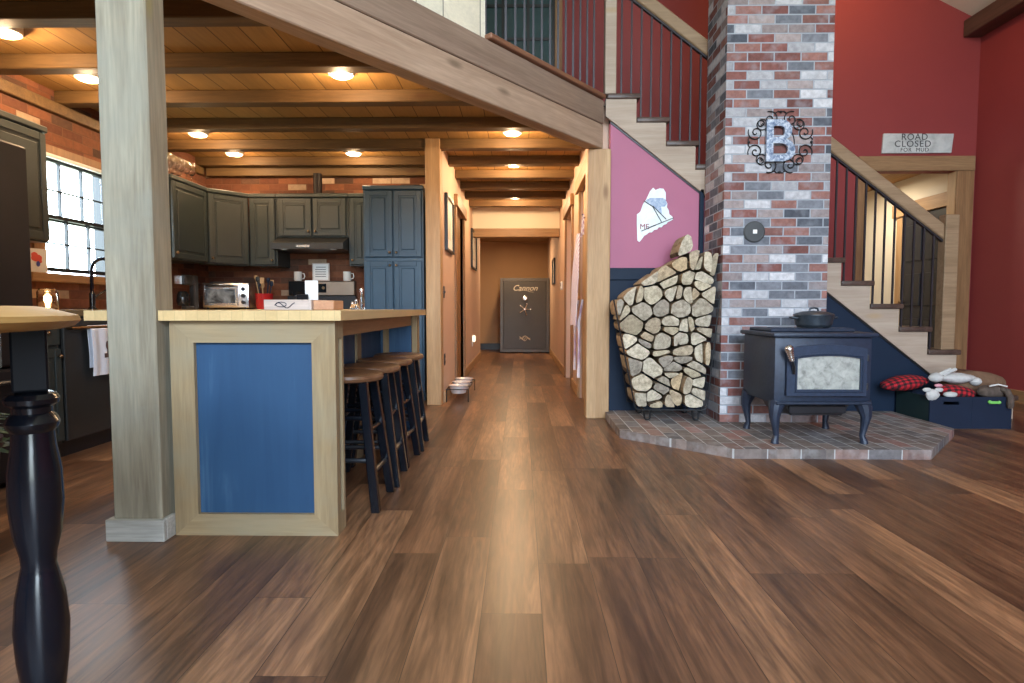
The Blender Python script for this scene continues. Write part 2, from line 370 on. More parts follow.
# ------------------------------------------------------------------ geometry
class G:
    def __init__(s, xf=None):
        s.bm = bmesh.new(); s.xf = xf
    def _fin(s, nv, nf, mi):
        s.bm.verts.ensure_lookup_table(); s.bm.faces.ensure_lookup_table()
        for f in s.bm.faces[nf:]: f.material_index = mi
        return s
    def _mark(s): return len(s.bm.verts), len(s.bm.faces)
    def box(s, x0, x1, y0, y1, z0, z1, bev=0.0, mi=0, seg=1):
        t = bmesh.new()
        bmesh.ops.create_cube(t, size=1)
        for v in t.verts:
            v.co = Vector(((x0 + x1) / 2 + v.co.x * (x1 - x0), (y0 + y1) / 2 + v.co.y * (y1 - y0), (z0 + z1) / 2 + v.co.z * (z1 - z0)))
        if bev > 0: bmesh.ops.bevel(t, geom=list(t.edges), offset=bev, segments=seg, profile=.5, affect='EDGES')
        return s._merge(t, mi)
    def _merge(s, t, mi, xf=None):
        m = D.meshes.new('tmp')
        if xf is not None: t.transform(xf)
        bmesh.ops.recalc_face_normals(t, faces=t.faces)
        for f in t.faces: f.material_index = mi
        t.to_mesh(m); t.free(); s.bm.from_mesh(m); D.meshes.remove(m); return s
    def keep(s, t, xf=None):      # merge keeping material indices
        m = D.meshes.new('tmp')
        if xf is not None: t.transform(xf)
        t.to_mesh(m); t.free(); s.bm.from_mesh(m); D.meshes.remove(m); return s
    def prism(s, poly, axis, a, b, mi=0, bev=0.0):
        t = bmesh.new()
        def P(p, q):
            return {'X': (q, p[0], p[1]), 'Y': (p[0], q, p[1]), 'Z': (p[0], p[1], q)}[axis]
        va = [t.verts.new(P(p, a)) for p in poly]; vb = [t.verts.new(P(p, b)) for p in poly]
        fa = t.faces.new(va); fb = t.faces.new(vb[::-1]); n = len(poly)
        for i in range(n): t.faces.new((va[i], vb[i], vb[(i + 1) % n], va[(i + 1) % n]))
        if bev > 0: bmesh.ops.bevel(t, geom=list(t.edges), offset=bev, segments=1, affect='EDGES')
        bmesh.ops.recalc_face_normals(t, faces=t.faces)
        if n > 4: bmesh.ops.triangulate(t, faces=[f for f in t.faces if len(f.verts) > 4])
        return s._merge(t, mi)
    def lathe(s, prof, c=(0, 0, 0), axis='Z', seg=28, mi=0, sx=1.0, sy=1.0):
        t = bmesh.new(); rings = []
        for r, h in prof:
            ring = []
            if r < 1e-5: ring = [t.verts.new((0, 0, h))]
            else:
                for i in range(seg):
                    a = 2 * PI * i / seg; ring.append(t.verts.new((r * sx * math.cos(a), r * sy * math.sin(a), h)))
            rings.append(ring)
        for A, B in zip(rings, rings[1:]):
            if len(A) == 1 and len(B) == 1: continue
            for i in range(seg):
                j = (i + 1) % seg
                if len(A) == 1: t.faces.new((A[0], B[i], B[j]))
                elif len(B) == 1: t.faces.new((A[i], B[0], A[j]))
                else: t.faces.new((A[i], B[i], B[j], A[j]))
        for q in (rings[0], rings[-1]):
            if len(q) > 2: t.faces.new(q)
        rot = {'Z': Matrix(), 'Y': Matrix.Rotation(PI / 2, 4, 'X'), 'X': Matrix.Rotation(PI / 2, 4, 'Y')}[axis]
        return s._merge(t, mi, Matrix.Translation(c) @ rot)
    def tube(s, pts, r, seg=8, mi=0, closed=False):
        pts = [Vector(p) for p in pts]; n = len(pts)
        rr = r if isinstance(r, (list, tuple)) else [r] * n
        t = bmesh.new(); rings = []; up = None
        for i, p in enumerate(pts):
            if closed: d = pts[(i + 1) % n] - pts[i - 1]
            else: d = pts[min(i + 1, n - 1)] - pts[max(i - 1, 0)]
            d.normalize()
            if up is None:
                up = Vector((0, 0, 1)) if abs(d.z) < .9 else Vector((1, 0, 0))
            a = d.cross(up)
            if a.length < 1e-4: a = d.cross(Vector((.3, 1, .2)))
            a.normalize(); b = a.cross(d).normalized(); up = b
            rings.append([t.verts.new(p + (a * math.cos(2 * PI * k / seg) + b * math.sin(2 * PI * k / seg)) * rr[i]) for k in range(seg)])
        m = n if closed else n - 1
        for i in range(m):
            A, B = rings[i], rings[(i + 1) % n]
            for k in range(seg): t.faces.new((A[k], A[(k + 1) % seg], B[(k + 1) % seg], B[k]))
        if not closed: t.faces.new(rings[0][::-1]); t.faces.new(rings[-1])
        return s._merge(t, mi)
    def ball(s, c, r, sub=2, mi=0, jit=0.0, seed=0):
        t = bmesh.new(); bmesh.ops.create_icosphere(t, subdivisions=sub, radius=1)
        rs = r if isinstance(r, (list, tuple)) else (r, r, r)
        rnd = random.Random(seed)
        ph = [rnd.uniform(0, 6.28) for _ in range(6)]
        for v in t.verts:
            k = 1 + jit * (math.sin(5 * v.co.x + ph[0]) + math.sin(5 * v.co.y + ph[1]) + math.sin(5 * v.co.z + ph[2]) + .5 * math.sin(11 * v.co.x + ph[3]) + .5 * math.sin(12 * v.co.z + ph[4])) / 3
            v.co = Vector((v.co.x * rs[0] * k, v.co.y * rs[1] * k, v.co.z * rs[2] * k))
        return s._merge(t, mi, Matrix.Translation(c))
    def grid(s, fn, nu, nv, mi=0, thick=0.0):
        t = bmesh.new()
        vs = [[t.verts.new(fn(i / nu, j / nv)) for j in range(nv + 1)] for i in range(nu + 1)]
        for i in range(nu):
            for j in range(nv): t.faces.new((vs[i][j], vs[i + 1][j], vs[i + 1][j + 1], vs[i][j + 1]))
        if thick:
            bmesh.ops.recalc_face_normals(t, faces=t.faces)
            bmesh.ops.solidify(t, geom=list(t.faces), thickness=thick)
        return s._merge(t, mi)
    def text(s, body, size, xf, extrude=.002, shear=0.0, mi=0, align='CENTER', bold=0.0, space=1.0):
        c = D.curves.new('txt', 'FONT'); c.body = body; c.size = size; c.extrude = extrude; c.shear = shear
        c.align_x = align; c.align_y = 'CENTER'; c.offset = bold; c.space_character = space
        o = D.objects.new('txt', c); COL.objects.link(o)
        bpy.context.view_layer.update()
        me = D.meshes.new_from_object(o.evaluated_get(bpy.context.evaluated_depsgraph_get()))
        t = bmesh.new(); t.from_mesh(me)
        D.objects.remove(o); D.curves.remove(c); D.meshes.remove(me)
        return s._merge(t, mi, xf)

FACE_MY = Matrix.Rotation(PI / 2, 4, 'X')     # text lying in XY -> standing in XZ, facing -Y

def rootloc(o):
    while o.parent: o = o.parent
    return o.location

def obj(name, g, mats, parent=None, origin=None, smooth=True, ang=32):
    if isinstance(mats, str): mats = [mats]
    me = D.meshes.new(name)
    if g.xf is not None: g.bm.transform(g.xf)
    off = Vector((0, 0, 0))
    if parent is not None: off = rootloc(parent).copy()
    elif origin is not None: off = Vector(origin)
    if off.length > 0: bmesh.ops.translate(g.bm, verts=g.bm.verts, vec=-off)
    g.bm.to_mesh(me); g.bm.free()
    for m in mats: me.materials.append(MT[m])
    if smooth and len(me.polygons):
        me.polygons.foreach_set('use_smooth', [True] * len(me.polygons))
        me.set_sharp_from_angle(angle=R(ang))
    o = D.objects.new(name, me); COL.objects.link(o)
    if parent is not None: o.parent = parent
    elif origin is not None: o.location = origin
    return o

def tag(o, label, cat, group=None):
    o['label'] = label; o['category'] = cat
    if group: o['group'] = group
    return o

def thing(name, label, cat, loc=(0, 0, 0), group=None):
    o = D.objects.new(name, None); COL.objects.link(o); o.empty_display_size = .05
    o.location = loc
    return tag(o, label, cat, group)

def struct(name, g, mats, parent=None, smooth=True):
    o = obj(name, g, mats, parent, smooth=smooth)
    if parent is None: o['kind'] = 'structure'
    return o

def sgroup(name, loc=(0, 0, 0)):
    o = D.objects.new(name, None); COL.objects.link(o); o.location = loc; o['kind'] = 'structure'; return o

def dup(root, loc, rotz=0.0, label=None):
    def cp(o, parent):
        c = o.copy(); COL.objects.link(c); c.parent = parent
        for ch in list(o.children): cp(ch, c)
        return c
    r = cp(root, None); r.location = loc; r.rotation_euler = (0, 0, rotz)
    if label: r['label'] = label
    return r

ORD = ['first', 'second', 'third', 'fourth', 'fifth', 'sixth', 'seventh', 'eighth', 'ninth', 'tenth', 'eleventh', 'twelfth', 'thirteenth', 'fourteenth', 'fifteenth', 'sixteenth']

# ------------------------------------------------------------------ camera
cam = D.cameras.new('camera'); co = D.objects.new('camera', cam); COL.objects.link(co)
F = 590.0
cam.sensor_width = 36; cam.lens = F / 1024 * 36; cam.clip_start = .05
co.location = (0, 0, .92)
co.rotation_euler = (PI / 2 - math.atan(33 / F), 0, math.atan(8 / F))
SC.camera = co

# ------------------------------------------------------------------ the shell
ZC = 2.50; ZJ = 2.41
WL = -3.39                    # left wall
WR = 4.89                     # right wall
YB = 6.50                     # far red wall
YS = 4.96                     # wall under the stairs
def beam_y(x): return 4.904 + 1.248 * (x - .667)
bd = Vector((1, 1.248, 0)).normalized(); bnr = Vector((-bd.y, bd.x, 0))

g = G().box(WL - .15, 6.6, -3.65, 13.6, -.12, 0); struct('floor', g, 'floor')

# kitchen and hall ceiling of boards, cut along the diagonal beam
bx = .11 / bd.y
poly = [(WL, beam_y(WL) + .18), (.60, beam_y(.60) + .18), (.615, 4.98), (.615, 9.35), (-.745, 9.35), (-.745, 6.41), (WL, 6.41)]
struct('ceiling', G().prism(poly, 'Z', ZC, ZC + .04), 'ceil')
k = 0
for i in range(-6, 10):
    y = 3.71 + .622 * i
    if y < beam_y(WL) + .3 or y > 9.25: continue
    x1 = min(.615, .667 + (y - 4.904) / 1.248 - .15)
    x0 = WL if y < 6.3 else -.745
    o = obj('ceiling_joist', G().box(x0, x1, y, y + .11, ZJ, ZC, .006), 'joist'); o['kind'] = 'structure'
# wall plates running along the kitchen walls under the joists
struct('trim_1', G().box(WL, WL + .04, 2.4, 6.30, 2.33, ZJ, .006), 'joist')
struct('trim_2', G().box(WL + .04, -.885, 6.33, 6.41, 2.33, ZC, .006), 'joist')

# left wall with the kitchen window
wy0, wy1, wz0, wz1 = 4.17, 4.91, 1.17, 2.03
g = G()
g.box(WL - .15, WL, -3.5, wy0, 0, 4.0); g.box(WL - .15, WL, wy1, 9.0, 0, 4.0)
g.box(WL - .15, WL, wy0, wy1, 0, wz0); g.box(WL - .15, WL, wy0, wy1, wz1, 4.0)
struct('wall_left', g, 'kbrick')
w = sgroup('window_1', (WL, 4.47, 1.2))
def sash(x, y0, y1, z0, z1, nm):
    g = G()
    g.box(x - .02, x + .02, y0, y0 + .024, z0, z1); g.box(x - .02, x + .02, y1 - .024, y1, z0, z1)
    g.box(x - .02, x + .02, y0 + .024, y1 - .024, z0, z0 + .028); g.box(x - .02, x + .02, y0 + .024, y1 - .024, z1 - .028, z1)
    for q in (1, 2):
        yy = y0 + .024 + (y1 - y0 - .048) * q / 3; g.box(x - .012, x + .012, yy - .006, yy + .006, z0 + .026, z1 - .026)
    zz = (z0 + z1) / 2; g.box(x - .012, x + .012, y0 + .024, y1 - .024, zz - .005, zz + .005)
    o = struct(nm, g, 'black', w)
    struct('pane', G().box(x - .002, x + .002, y0 + .03, y1 - .03, z0 + .03, z1 - .03), 'pane', o)
sash(WL - .062, wy0 + .01, wy1 - .01, 1.56, wz1 - .01, 'upper_sash')
sash(WL - .021, wy0 + .01, wy1 - .01, wz0 + .02, 1.60, 'lower_sash')
g = G()
g.box(WL, WL + .02, wy0 - .09, wy1 + .09, wz1, wz1 + .06); g.box(WL, WL + .02, wy0 - .09, wy0, wz0, wz1); g.box(WL, WL + .02, wy1, wy1 + .09, wz0, wz1)
struct('window_casing', g, 'casing', w)
struct('window_jamb', G().box(WL - .15, WL, wy1 - .012, wy1, wz0, wz1).box(WL - .15, WL, wy0, wy0 + .012, wz0, wz1), 'black', w)
struct('window_sill', G().box(WL - .05, WL + .09, wy0 - .2, wy1 + .2, wz0 - .06, wz0, .006), 'casing_y', w)
struct('valance', G().box(WL - .01, WL + .03, wy0, wy1, wz1 - .025, wz1, .004), 'white', w)

# kitchen back wall
struct('wall_back', G().box(WL, -.885, 6.41, 6.53, 0, ZC), 'kbrick')

# hall left wall with a door opening
HX = -.745
d0, d1, dz = 6.85, 7.72, 2.08
g = G().box(HX - .14, HX, 5.73, d0, 0, ZC).box(HX - .14, HX, d1, 11.05, 0, ZC).box(HX - .14, HX, d0, d1, dz, ZC)
struct('wall_hall_left', g, 'hall')
dr = sgroup('door_1', (HX, 7.3, 0))
struct('door_jamb', G().box(HX - .14, HX + .004, d0 - .02, d0, 0, dz).box(HX - .14, HX + .004, d1, d1 + .02, 0, dz), 'casing', dr)
g = G().box(HX, HX + .022, d0 - .11, d0, 0, dz, .004).box(HX, HX + .022, d1, d1 + .11, 0, dz, .004)
struct('door_casing', g, 'casing', dr)
struct('door_header', G().box(HX, HX + .045, d0 - .15, d1 + .15, dz, dz + .13, .005), 'casing_y', dr)
struct('door_leaf', G().box(HX - .07, HX - .03, d0, d1, .01, dz, .003), 'casing', dr)
struct('baseboard_left', G().box(HX, HX + .018, 5.73, d0 - .11, 0, .11, .003).box(HX, HX + .018, d1 + .11, 11.05, 0, .11, .003), 'pine_y')

# hall right wall with two doors
RX = .615
g = G().box(RX, RX + .13, 5.07, 5.25, 0, 2.61).box(RX, RX + .13, 6.05, 6.95, 0, 2.61).box(RX, RX + .13, 7.85, 13.3, 0, 2.61)
g.box(RX, RX + .13, 5.25, 6.05, 2.1, 2.61).box(RX, RX + .13, 6.95, 7.85, 2.1, 2.61)
struct('wall_hall_right', g, 'hall')
dr = sgroup('door_2', (RX, 5.6, 0))
struct('door_leaf', G().box(RX + .02, RX + .06, 5.27, 6.03, .01, 2.09, .003), 'pinedoor', dr)
g = G().box(RX - .022, RX, 5.14, 5.25, 0, 2.1, .004).box(RX - .022, RX, 6.05, 6.16, 0, 2.1, .004)
struct('door_casing', g, 'pine_z', dr)
struct('door_header', G().box(RX - .045, RX, 5.10, 6.22, 2.1, 2.23, .005), 'pine_y', dr)
struct('door_hinge', G().box(RX - .012, RX + .02, 5.255, 5.275, 1.75, 1.85).box(RX - .012, RX + .02, 5.255, 5.275, .25, .35), 'iron', dr)
dr = sgroup('door_3', (RX, 7.4, 0))
struct('door_leaf', G().box(RX + .08, RX + .12, 6.97, 7.83, .01, 2.09, .003), 'pinedoor', dr)
g = G().box(RX - .022, RX, 6.84, 6.95, 0, 2.1, .004).box(RX - .022, RX, 7.85, 7.96, 0, 2.1, .004)
struct('door_casing', g, 'casing', dr)
struct('door_header', G().box(RX - .045, RX, 6.80, 8.0, 2.1, 2.23, .005), 'casing_y', dr)
struct('baseboard_right', G().box(RX - .018, RX, 6.16, 6.84, 0, .11, .003).box(RX - .018, RX, 7.96, 11.9, 0, .11, .003), 'pine_y')

# end of the hall: header and the alcove with the safe
struct('wall_hall_end', G().box(HX, RX, 9.30, 9.42, 2.165, ZC), 'cream')
struct('trim_3', G().box(HX, RX, 9.27, 9.44, 2.035, 2.165, .006), 'casing_x')
struct('wall_alcove_back', G().box(-1.7, RX, 13.2, 13.3, 0, 2.5), 'tan')
struct('wall_alcove_left', G().box(-1.8, -1.7, 11.05, 13.3, 0, 2.5).box(-1.7, HX - .14, 11.0, 11.05, 0, 2.5), 'tan')
struct('ceiling_alcove', G().box(-1.7, RX, 9.42, 13.3, 2.40, 2.5), 'tan')
struct('baseboard_back', G().box(-1.7, RX, 13.17, 13.2, 0, .14, .003), 'black')

# wall under the stairs, stepped by the stringer line
def sline(x): return 2.493 - .777 * (x - .698)
zr = 1.257
xz = .698 + (2.493 - zr) / .777
g = G().prism([(.745, zr), (xz, zr), (.745, sline(.745))], 'Y', YS, YS + .09)
struct('wall_stairs_upper', g, 'magenta')
g = G().prism([(.745, 0), (3.90, 0), (xz, zr), (.745, zr)], 'Y', YS, YS + .09)
struct('wall_stairs_lower', g, 'navy')
struct('trim_4', G().box(.745, 1.485, YS - .018, YS, 1.158, zr, .004), 'navy')
struct('trim_5', G().box(1.480, 1.513, YS - .03, YS, .06, 1.90, .003), 'navy')

# far red wall with the doorway beside the stairs and the loft window
dx0, dx1, dz2 = 3.736, 4.690, 2.395
def roofz(x): return 3.97 + .49 * (4.87 - x)
g = G()
g.prism([(.69, 2.3), (dx0, 2.3), (dx0, roofz(dx0)), (.69, roofz(.69))], 'Y', YB, YB + .12)
g.box(.745, dx0, YB, YB + .12, 0, 2.3)
g.prism([(dx0, dz2), (dx1, dz2), (dx1, roofz(dx1)), (dx0, roofz(dx0))], 'Y', YB, YB + .12)
g.prism([(dx1, 0), (WR, 0), (WR, roofz(WR)), (dx1, roofz(dx1))], 'Y', YB, YB + .12)
g.prism([(.45, 2.6), (.69, 2.6), (.69, roofz(.69)), (.45, 6.1)], 'Y', YB, YB + .12)
g.prism([(WL, 4.75), (.45, 4.75), (.45, 6.1), (WL, 4.76)], 'Y', YB, YB + .12)
g.box(WL, -.55, YB, YB + .12, 2.6, 4.75)
struct('wall_far', g, 'red')
w2 = sgroup('window_2', (0, YB, 2.66))
g = G().box(.37, .45, YB - .02, YB + .1, 2.66, 4.75, .003).box(-.55, -.47, YB - .02, YB + .1, 2.66, 4.75, .003)
struct('window_casing', g, 'casing', w2)
g = G()
for x in (-.47, -.20, .07, .34): g.box(x, x + .03, YB + .02, YB + .06, 2.66, 4.75)
for z in (2.66, 3.1, 3.45, 3.8, 4.15, 4.5, 4.72): g.box(-.47, .37, YB + .022, YB + .058, z, z + .03)
struct('window_frame', g, 'black', w2)
struct('pane', G().box(-.47, .37, YB + .035, YB + .042, 2.66, 4.75), 'teal', w2)

struct('wall_right', G().prism([(-3.5, 0), (8.6, 0), (8.6, 3.97), (-3.5, 3.97)], 'X', WR, WR + .12), 'red')
struct('baseboard_far', G().box(WR - .02, WR, -3.5, YB - .03, 0, .12, .003), 'casing_y')
struct('trim_6', G().box(WR - .19, WR, -3.5, YB, 3.79, 3.965, .008), 'tread')
dr = sgroup('door_4', (4.2, YB, 0))
struct('door_header', G().box(dx0 - .10, WR - .02, YB - .03, YB, dz2, dz2 + .155, .004), 'casing_x', dr)
struct('door_casing', G().box(dx0 - .10, dx0, YB - .022, YB, 0, dz2, .003).box(dx1, WR - .02, YB - .022, YB, 0, dz2, .003), 'casing', dr)
struct('door_jamb', G().box(dx0 - .015, dx0 + .005, YB, YB + .12, 0, dz2).box(dx1 - .005, dx1 + .015, YB, YB + .12, 0, dz2), 'pine_z', dr)
# passage beyond that doorway
struct('wall_passage_left', G().box(3.2, 3.3, YB + .12, 9.4, 0, 2.6), 'cream')
struct('wall_passage_right', G().box(WR - .02, WR, YB + .12, 6.78, 0, 2.55).box(WR - .02, WR, 7.62, 9.4, 0, 2.55).box(WR - .02, WR, 6.78, 7.62, 2.1, 2.55), 'cream')
struct('wall_passage_end', G().box(3.3, WR, 9.3, 9.4, 0, 2.6), 'cream')
struct('ceiling_passage', G().box(3.3, WR, YB + .12, 9.4, 2.55, 2.6), 'ceil')
dr = sgroup('door_5', (WR - .02, 7.2, 0))
struct('door_header', G().box(WR - .07, WR - .02, 6.62, 7.80, 2.08, 2.24, .004), 'pine_y', dr)
struct('door_casing', G().box(WR - .045, WR - .02, 7.62, 7.73, 0, 2.08, .003).box(WR - .045, WR - .02, 6.67, 6.78, 0, 2.08, .003), 'pine_z', dr)
g = G().box(WR - .04, WR - .005, 6.78, 7.62, .01, 2.08, .003)
for z0, z1 in ((.2, .8), (.95, 1.35), (1.5, 1.95)):
    for y0, y1 in ((6.88, 7.16), (7.24, 7.52)): g.box(WR - .052, WR - .04, y0, y1, z0, z1, .008)
struct('door_leaf', g, 'dardoor', dr)
struct('door_handle', G().ball((WR - .085, 7.54, 1.0), .028).tube([(WR - .085, 7.54, 1.0), (WR - .04, 7.54, 1.0)], .01), 'bronze', dr)

# roof over the tall room, gable wall with big windows behind the photographer
rx = .6; rz = roofz(rx)
g = G().prism([(WR + .12, roofz(WR + .12)), (rx, rz), (rx, rz + .15), (WR + .12, roofz(WR + .12) + .15)], 'Y', -3.6, YB + .12)
struct('ceiling_roof_right', g, 'roof')
lz = 3.97
g = G().prism([(WL - .2, lz - .02), (rx, rz), (rx, rz + .15), (WL - .2, lz + .13)], 'Y', -3.6, YB + .12)
struct('ceiling_roof_left', g, 'roof')
g = G(); yb0, yb1 = -3.65, -3.5
ops = [(-3.1, -1.35), (-1.2, .5), (.65, 2.4)]
xs = [WL - .15] + [v for o_ in ops for v in o_] + [WR + .12]
for i in range(0, len(xs), 2): g.box(xs[i], xs[i + 1], yb0, yb1, 0, 3.9)
for a, b in ops:
    g.box(a, b, yb0, yb1, 0, .12 if a > 0 else 2.35); g.box(a, b, yb0, yb1, 2.35, 2.6)
def rl(x): return rz - (rz - lz) * (rx - x) / (rx - WL + .2) if x < rx else roofz(x)
g.prism([(WL - .15, 3.9), (-1.35, 3.9), (-1.35, rl(-1.35)), (WL - .15, rl(WL - .15))], 'Y', yb0, yb1)
g.prism([(2.55, 3.9), (WR + .12, 3.9), (WR + .12, rl(WR + .12)), (2.55, rl(2.55))], 'Y', yb0, yb1)
g.prism([(-1.35, 5.0), (2.55, 5.0), (2.55, rl(2.55)), (rx, rz), (-1.35, rl(-1.35))], 'Y', yb0, yb1)
struct('wall_gable', g, 'casing')

# loft floor edge above kitchen (dark underlay)
poly = [(WL, beam_y(WL) + .17), (.60, beam_y(.60) + .17), (.62, 4.98), (.62, YB), (WL, YB)]
struct('floor_loft', G().prism(poly, 'Z', ZC + .045, 2.62), 'floor')
struct('floor_loft_landing', G().box(.62, .745, 5.06, YB, 2.62, 2.65), 'floor')

# ------------------------------------------------------------------ timber frame
t = thing('timber_post', 'weathered grey timber post with pale base trim, in front of the kitchen island', 'post', (-1.517, 2.36, 0))
obj('post', G().box(-1.614, -1.421, 2.28, 2.405, 0, 2.22, .006), 'weathered', t)
obj('base_trim', G().box(-1.634, -1.401, 2.258, 2.28, 0, .088, .003).box(-1.421, -1.401, 2.28, 2.348, 0, .088, .003).box(-1.634, -1.614, 2.28, 2.405, 0, .088, .003), 'weathered_x', t)
t = thing('timber_post', 'pale pine timber post carrying the end of the diagonal beam, left of the woodpile', 'post', (.65, 4.98, 0))
obj('post', G().box(.552, .742, 4.90, 5.065, 0, 2.222, .006), 'pine_z', t)
t = thing('timber_post', 'knotty yellow pine post at the corner between kitchen and hallway', 'post', (-.815, 5.64, 0))
obj('post', G().box(-.885, -.745, 5.56, 5.73, 0, ZC, .006), 'pine_z', t)
# diagonal beam, local X along the beam
def along(name, boxes, mats, parent=None):
    g = G()
    for b in boxes: g.box(*b[:6], b[6] if len(b) > 6 else .006)
    ang = math.atan2(bd.y, bd.x)
    o = obj(name, g, mats)
    o.rotation_euler = (0, 0, ang); o.location = (.667, 4.904, 0)
    if parent:
        o.parent = parent; o.location = Vector((.667, 4.904, 0)) - rootloc(parent)
    return o
Lb = (Vector((WL + .02, beam_y(WL + .02), 0)) - Vector((.667, 4.904, 0))).length
t = thing('diagonal_beam', 'heavy diagonal timber beam of two stacked members above the kitchen opening', 'beam', (-.4, 3.57, 2.23))
along('lower_member', [(-Lb, .02, 0, .115, 2.225, 2.418)], 'beam', t)
along('upper_member', [(-Lb, .02, -.004, .105, 2.422, 2.612)], 'rim', t)
# boarded loft wall standing on the beam
o = along('loft_wall_boards', [(-Lb, -1.395, .02, .10, 2.613, 4.75, 0)], 'boards'); o.name = 'wall_loft'; o['kind'] = 'structure'
# loft railing
t = thing('loft_railing', 'loft guard railing of dark metal balusters on top of the diagonal beam', 'railing', (.3, 4.4, 2.61))
along('base_board', [(-1.40, .0, -.035, .10, 2.614, 2.648, .006)], 'cap', t)
along('handrail', [(-1.395, .03, .01, .07, 3.55, 3.62, .008)], 'rail', t)
for i in range(14):
    u = -1.37 + i * .1
    p = Vector((.667, 4.904, 0)) + bd * u + bnr * .04
    obj('baluster', G().box(p.x - .007, p.x + .007, p.y - .007, p.y + .007, 2.648, 3.55), 'baluster', t)

# ------------------------------------------------------------------ staircase
t = thing('staircase', 'open wooden staircase with dark treads rising behind the brick chimney', 'stairs', (2.6, 5.4, 0))
NT = 14
nose = [.978 + .2428 * i for i in range(NT)]; top = [2.669 - .19 * i for i in range(NT)]
pts = []
xl = .700
pts.append((xl, top[0] - .042))
for i in range(NT):
    rx_ = nose[i] - .028
    pts.append((rx_, top[i] - .042))
    nz = top[i + 1] - .042 if i + 1 < NT else 0
    pts.append((rx_, nz))
pts.append((3.90, 0)); pts.append((xl, sline(xl)))
obj('stringer', G().prism(pts, 'Y', YS - .03, YS - .001), 'stringer', t)
pts2 = [(max(a, .752), min(b, sline(.752) if a < .75 and b < 2.6 else b)) for a, b in pts]
obj('stringer', G().prism(pts2, 'Y', 5.86, 5.89), 'stringer', t)
for i in range(NT):
    x0 = nose[i] - .27 if i else .71
    obj('tread', G().box(x0, nose[i], YS - .05, 5.90, top[i] - .042, top[i], .009, seg=2), 'tread', t)
for i in range(NT):
    z0 = top[i + 1] if i + 1 < NT else 0
    obj('riser', G().box(nose[i] - .045, nose[i] - .029, YS, 5.86, z0, top[i] - .042), 'stringer', t)
# navy edge line along the bottom of the stringer
def seg_board(x0, x1, h, y0, y1):
    return G().prism([(x0, sline(x0) - h), (x1, sline(x1) - h), (x1, sline(x1)), (x0, sline(x0))], 'Y', y0, y1)
struct('trim_7', seg_board(.745, 3.86, .018, YS - .012, YS), 'black')
t = thing('stair_railing', 'sloping wooden handrail with slim dark metal balusters along the stairs', 'railing', (2.2, YS, 1.0))
def rbot(x): return 2.976 - .757 * (x - 1.524)
yr0, yr1 = YS - .02, YS + .04
obj('handrail', G().prism([(.785, rbot(.785)), (3.49, rbot(3.49)), (3.49, rbot(3.49) + .125), (.785, rbot(.785) + .125)], 'Y', yr0, yr1, 0, .008), 'rail', t)
obj('rail_fillet', G().prism([(.785, rbot(.785) - .018), (3.49, rbot(3.49) - .018), (3.49, rbot(3.49) - .001), (.785, rbot(.785) - .001)], 'Y', yr0 + .015, yr1 - .015), 'baluster', t)
obj('newel_post', G().box(.69, .783, YS - .035, YS + .058, 2.669, 4.3, .006), 'stringer', t)
obj('newel_post', G().box(3.49, 3.60, YS - .035, YS + .058, top[11], 1.69, .006), 'rail', t)
x = .83
while x < 3.48:
    i = min(range(NT), key=lambda q: 0 if (nose[q] - .243 <= x < nose[q]) else 1)
    obj('baluster', G().box(x - .0065, x + .0065, YS + .003, YS + .016, top[i], rbot(x) - .016), 'baluster', t)
    x += .081

# ------------------------------------------------------------------ chimney, hearth
o = obj('brick_chimney', G().box(1.512, 2.290, 4.45, 4.905, .0605, roofz(2.290)), 'chimney')
tag(o, 'tall brick chimney column of mixed red, grey and white bricks', 'chimney')
hp = [(.745, 4.955), (.745, 4.895), (.712, 4.893), (.709, 4.16), (1.318, 3.59), (2.507, 3.585), (3.115, 4.235), (3.115, 4.955)]
o = obj('brick_hearth', G().prism(hp, 'Z', 0.0, .06), 'hearth')
tag(o, 'low brick paver hearth platform with angled corners under the wood stove', 'hearth')
t = thing('initial_ornament', 'embossed metal letter B framed by wrought iron scrolls on the chimney', 'wall ornament', (1.89, 4.44, 2.14))
g = G().text('B', .43, Matrix.Translation((1.892, 4.418, 2.128)) @ FACE_MY, .012, bold=.004)
obj('letter', g, 'letterblue', t)
g = G()
def spiral(cx, cz, r0, a0, turns, sgn=1, r1=.006):
    P = []
    n = int(18 * turns)
    for q in range(n + 1):
        f = q / n; a = a0 + sgn * 2 * PI * turns * f; r = r0 * (1 - f) + r1 * f
        P.append((cx + r * math.cos(a), 4.44, cz + r * math.sin(a)))
    return P
CX_, CZ_ = 1.912, 2.142
for a in range(0, 360, 45):
    ra = R(a + 22.5); r = .165
    r = .180; cx, cz = CX_ + r * math.cos(ra) * 1.08, CZ_ + r * math.sin(ra) * 1.0
    g.tube(spiral(cx, cz, .058, ra, 1.5, 1 if (a // 45) % 2 else -1), .0042, 6)
for a in range(45, 360, 90):
    ra = R(a)
    for s_ in (-1, 1):
        g.tube(spiral(CX_ + .185 * math.cos(ra) * 1.06, CZ_ + .185 * math.sin(ra), .046, ra + PI, 1.25, s_), .0035, 6)
for a in range(0, 360, 90):
    ra = R(a); r = .222
    cx, cz = CX_ + r * math.cos(ra) * 1.03, CZ_ + r * math.sin(ra) * .98
    g.ball((cx, 4.44, cz), .011, 1)
    for s_ in (-1, 1):
        px, pz = -math.sin(ra) * s_, math.cos(ra) * s_
        g.tube([(cx, 4.44, cz), (cx + px * .022 + math.cos(ra) * .006, 4.44, cz + pz * .022 + math.sin(ra) * .006), (cx + px * .04 - math.cos(ra) * .01, 4.44, cz + pz * .04 - math.sin(ra) * .01)], .004, 6)
g.tube([(CX_ + .105 * math.cos(q * PI / 20), 4.443, CZ_ + .115 * math.sin(q * PI / 20)) for q in range(40)], .0035, 6, closed=True)
obj('scrollwork', g, 'iron', t)
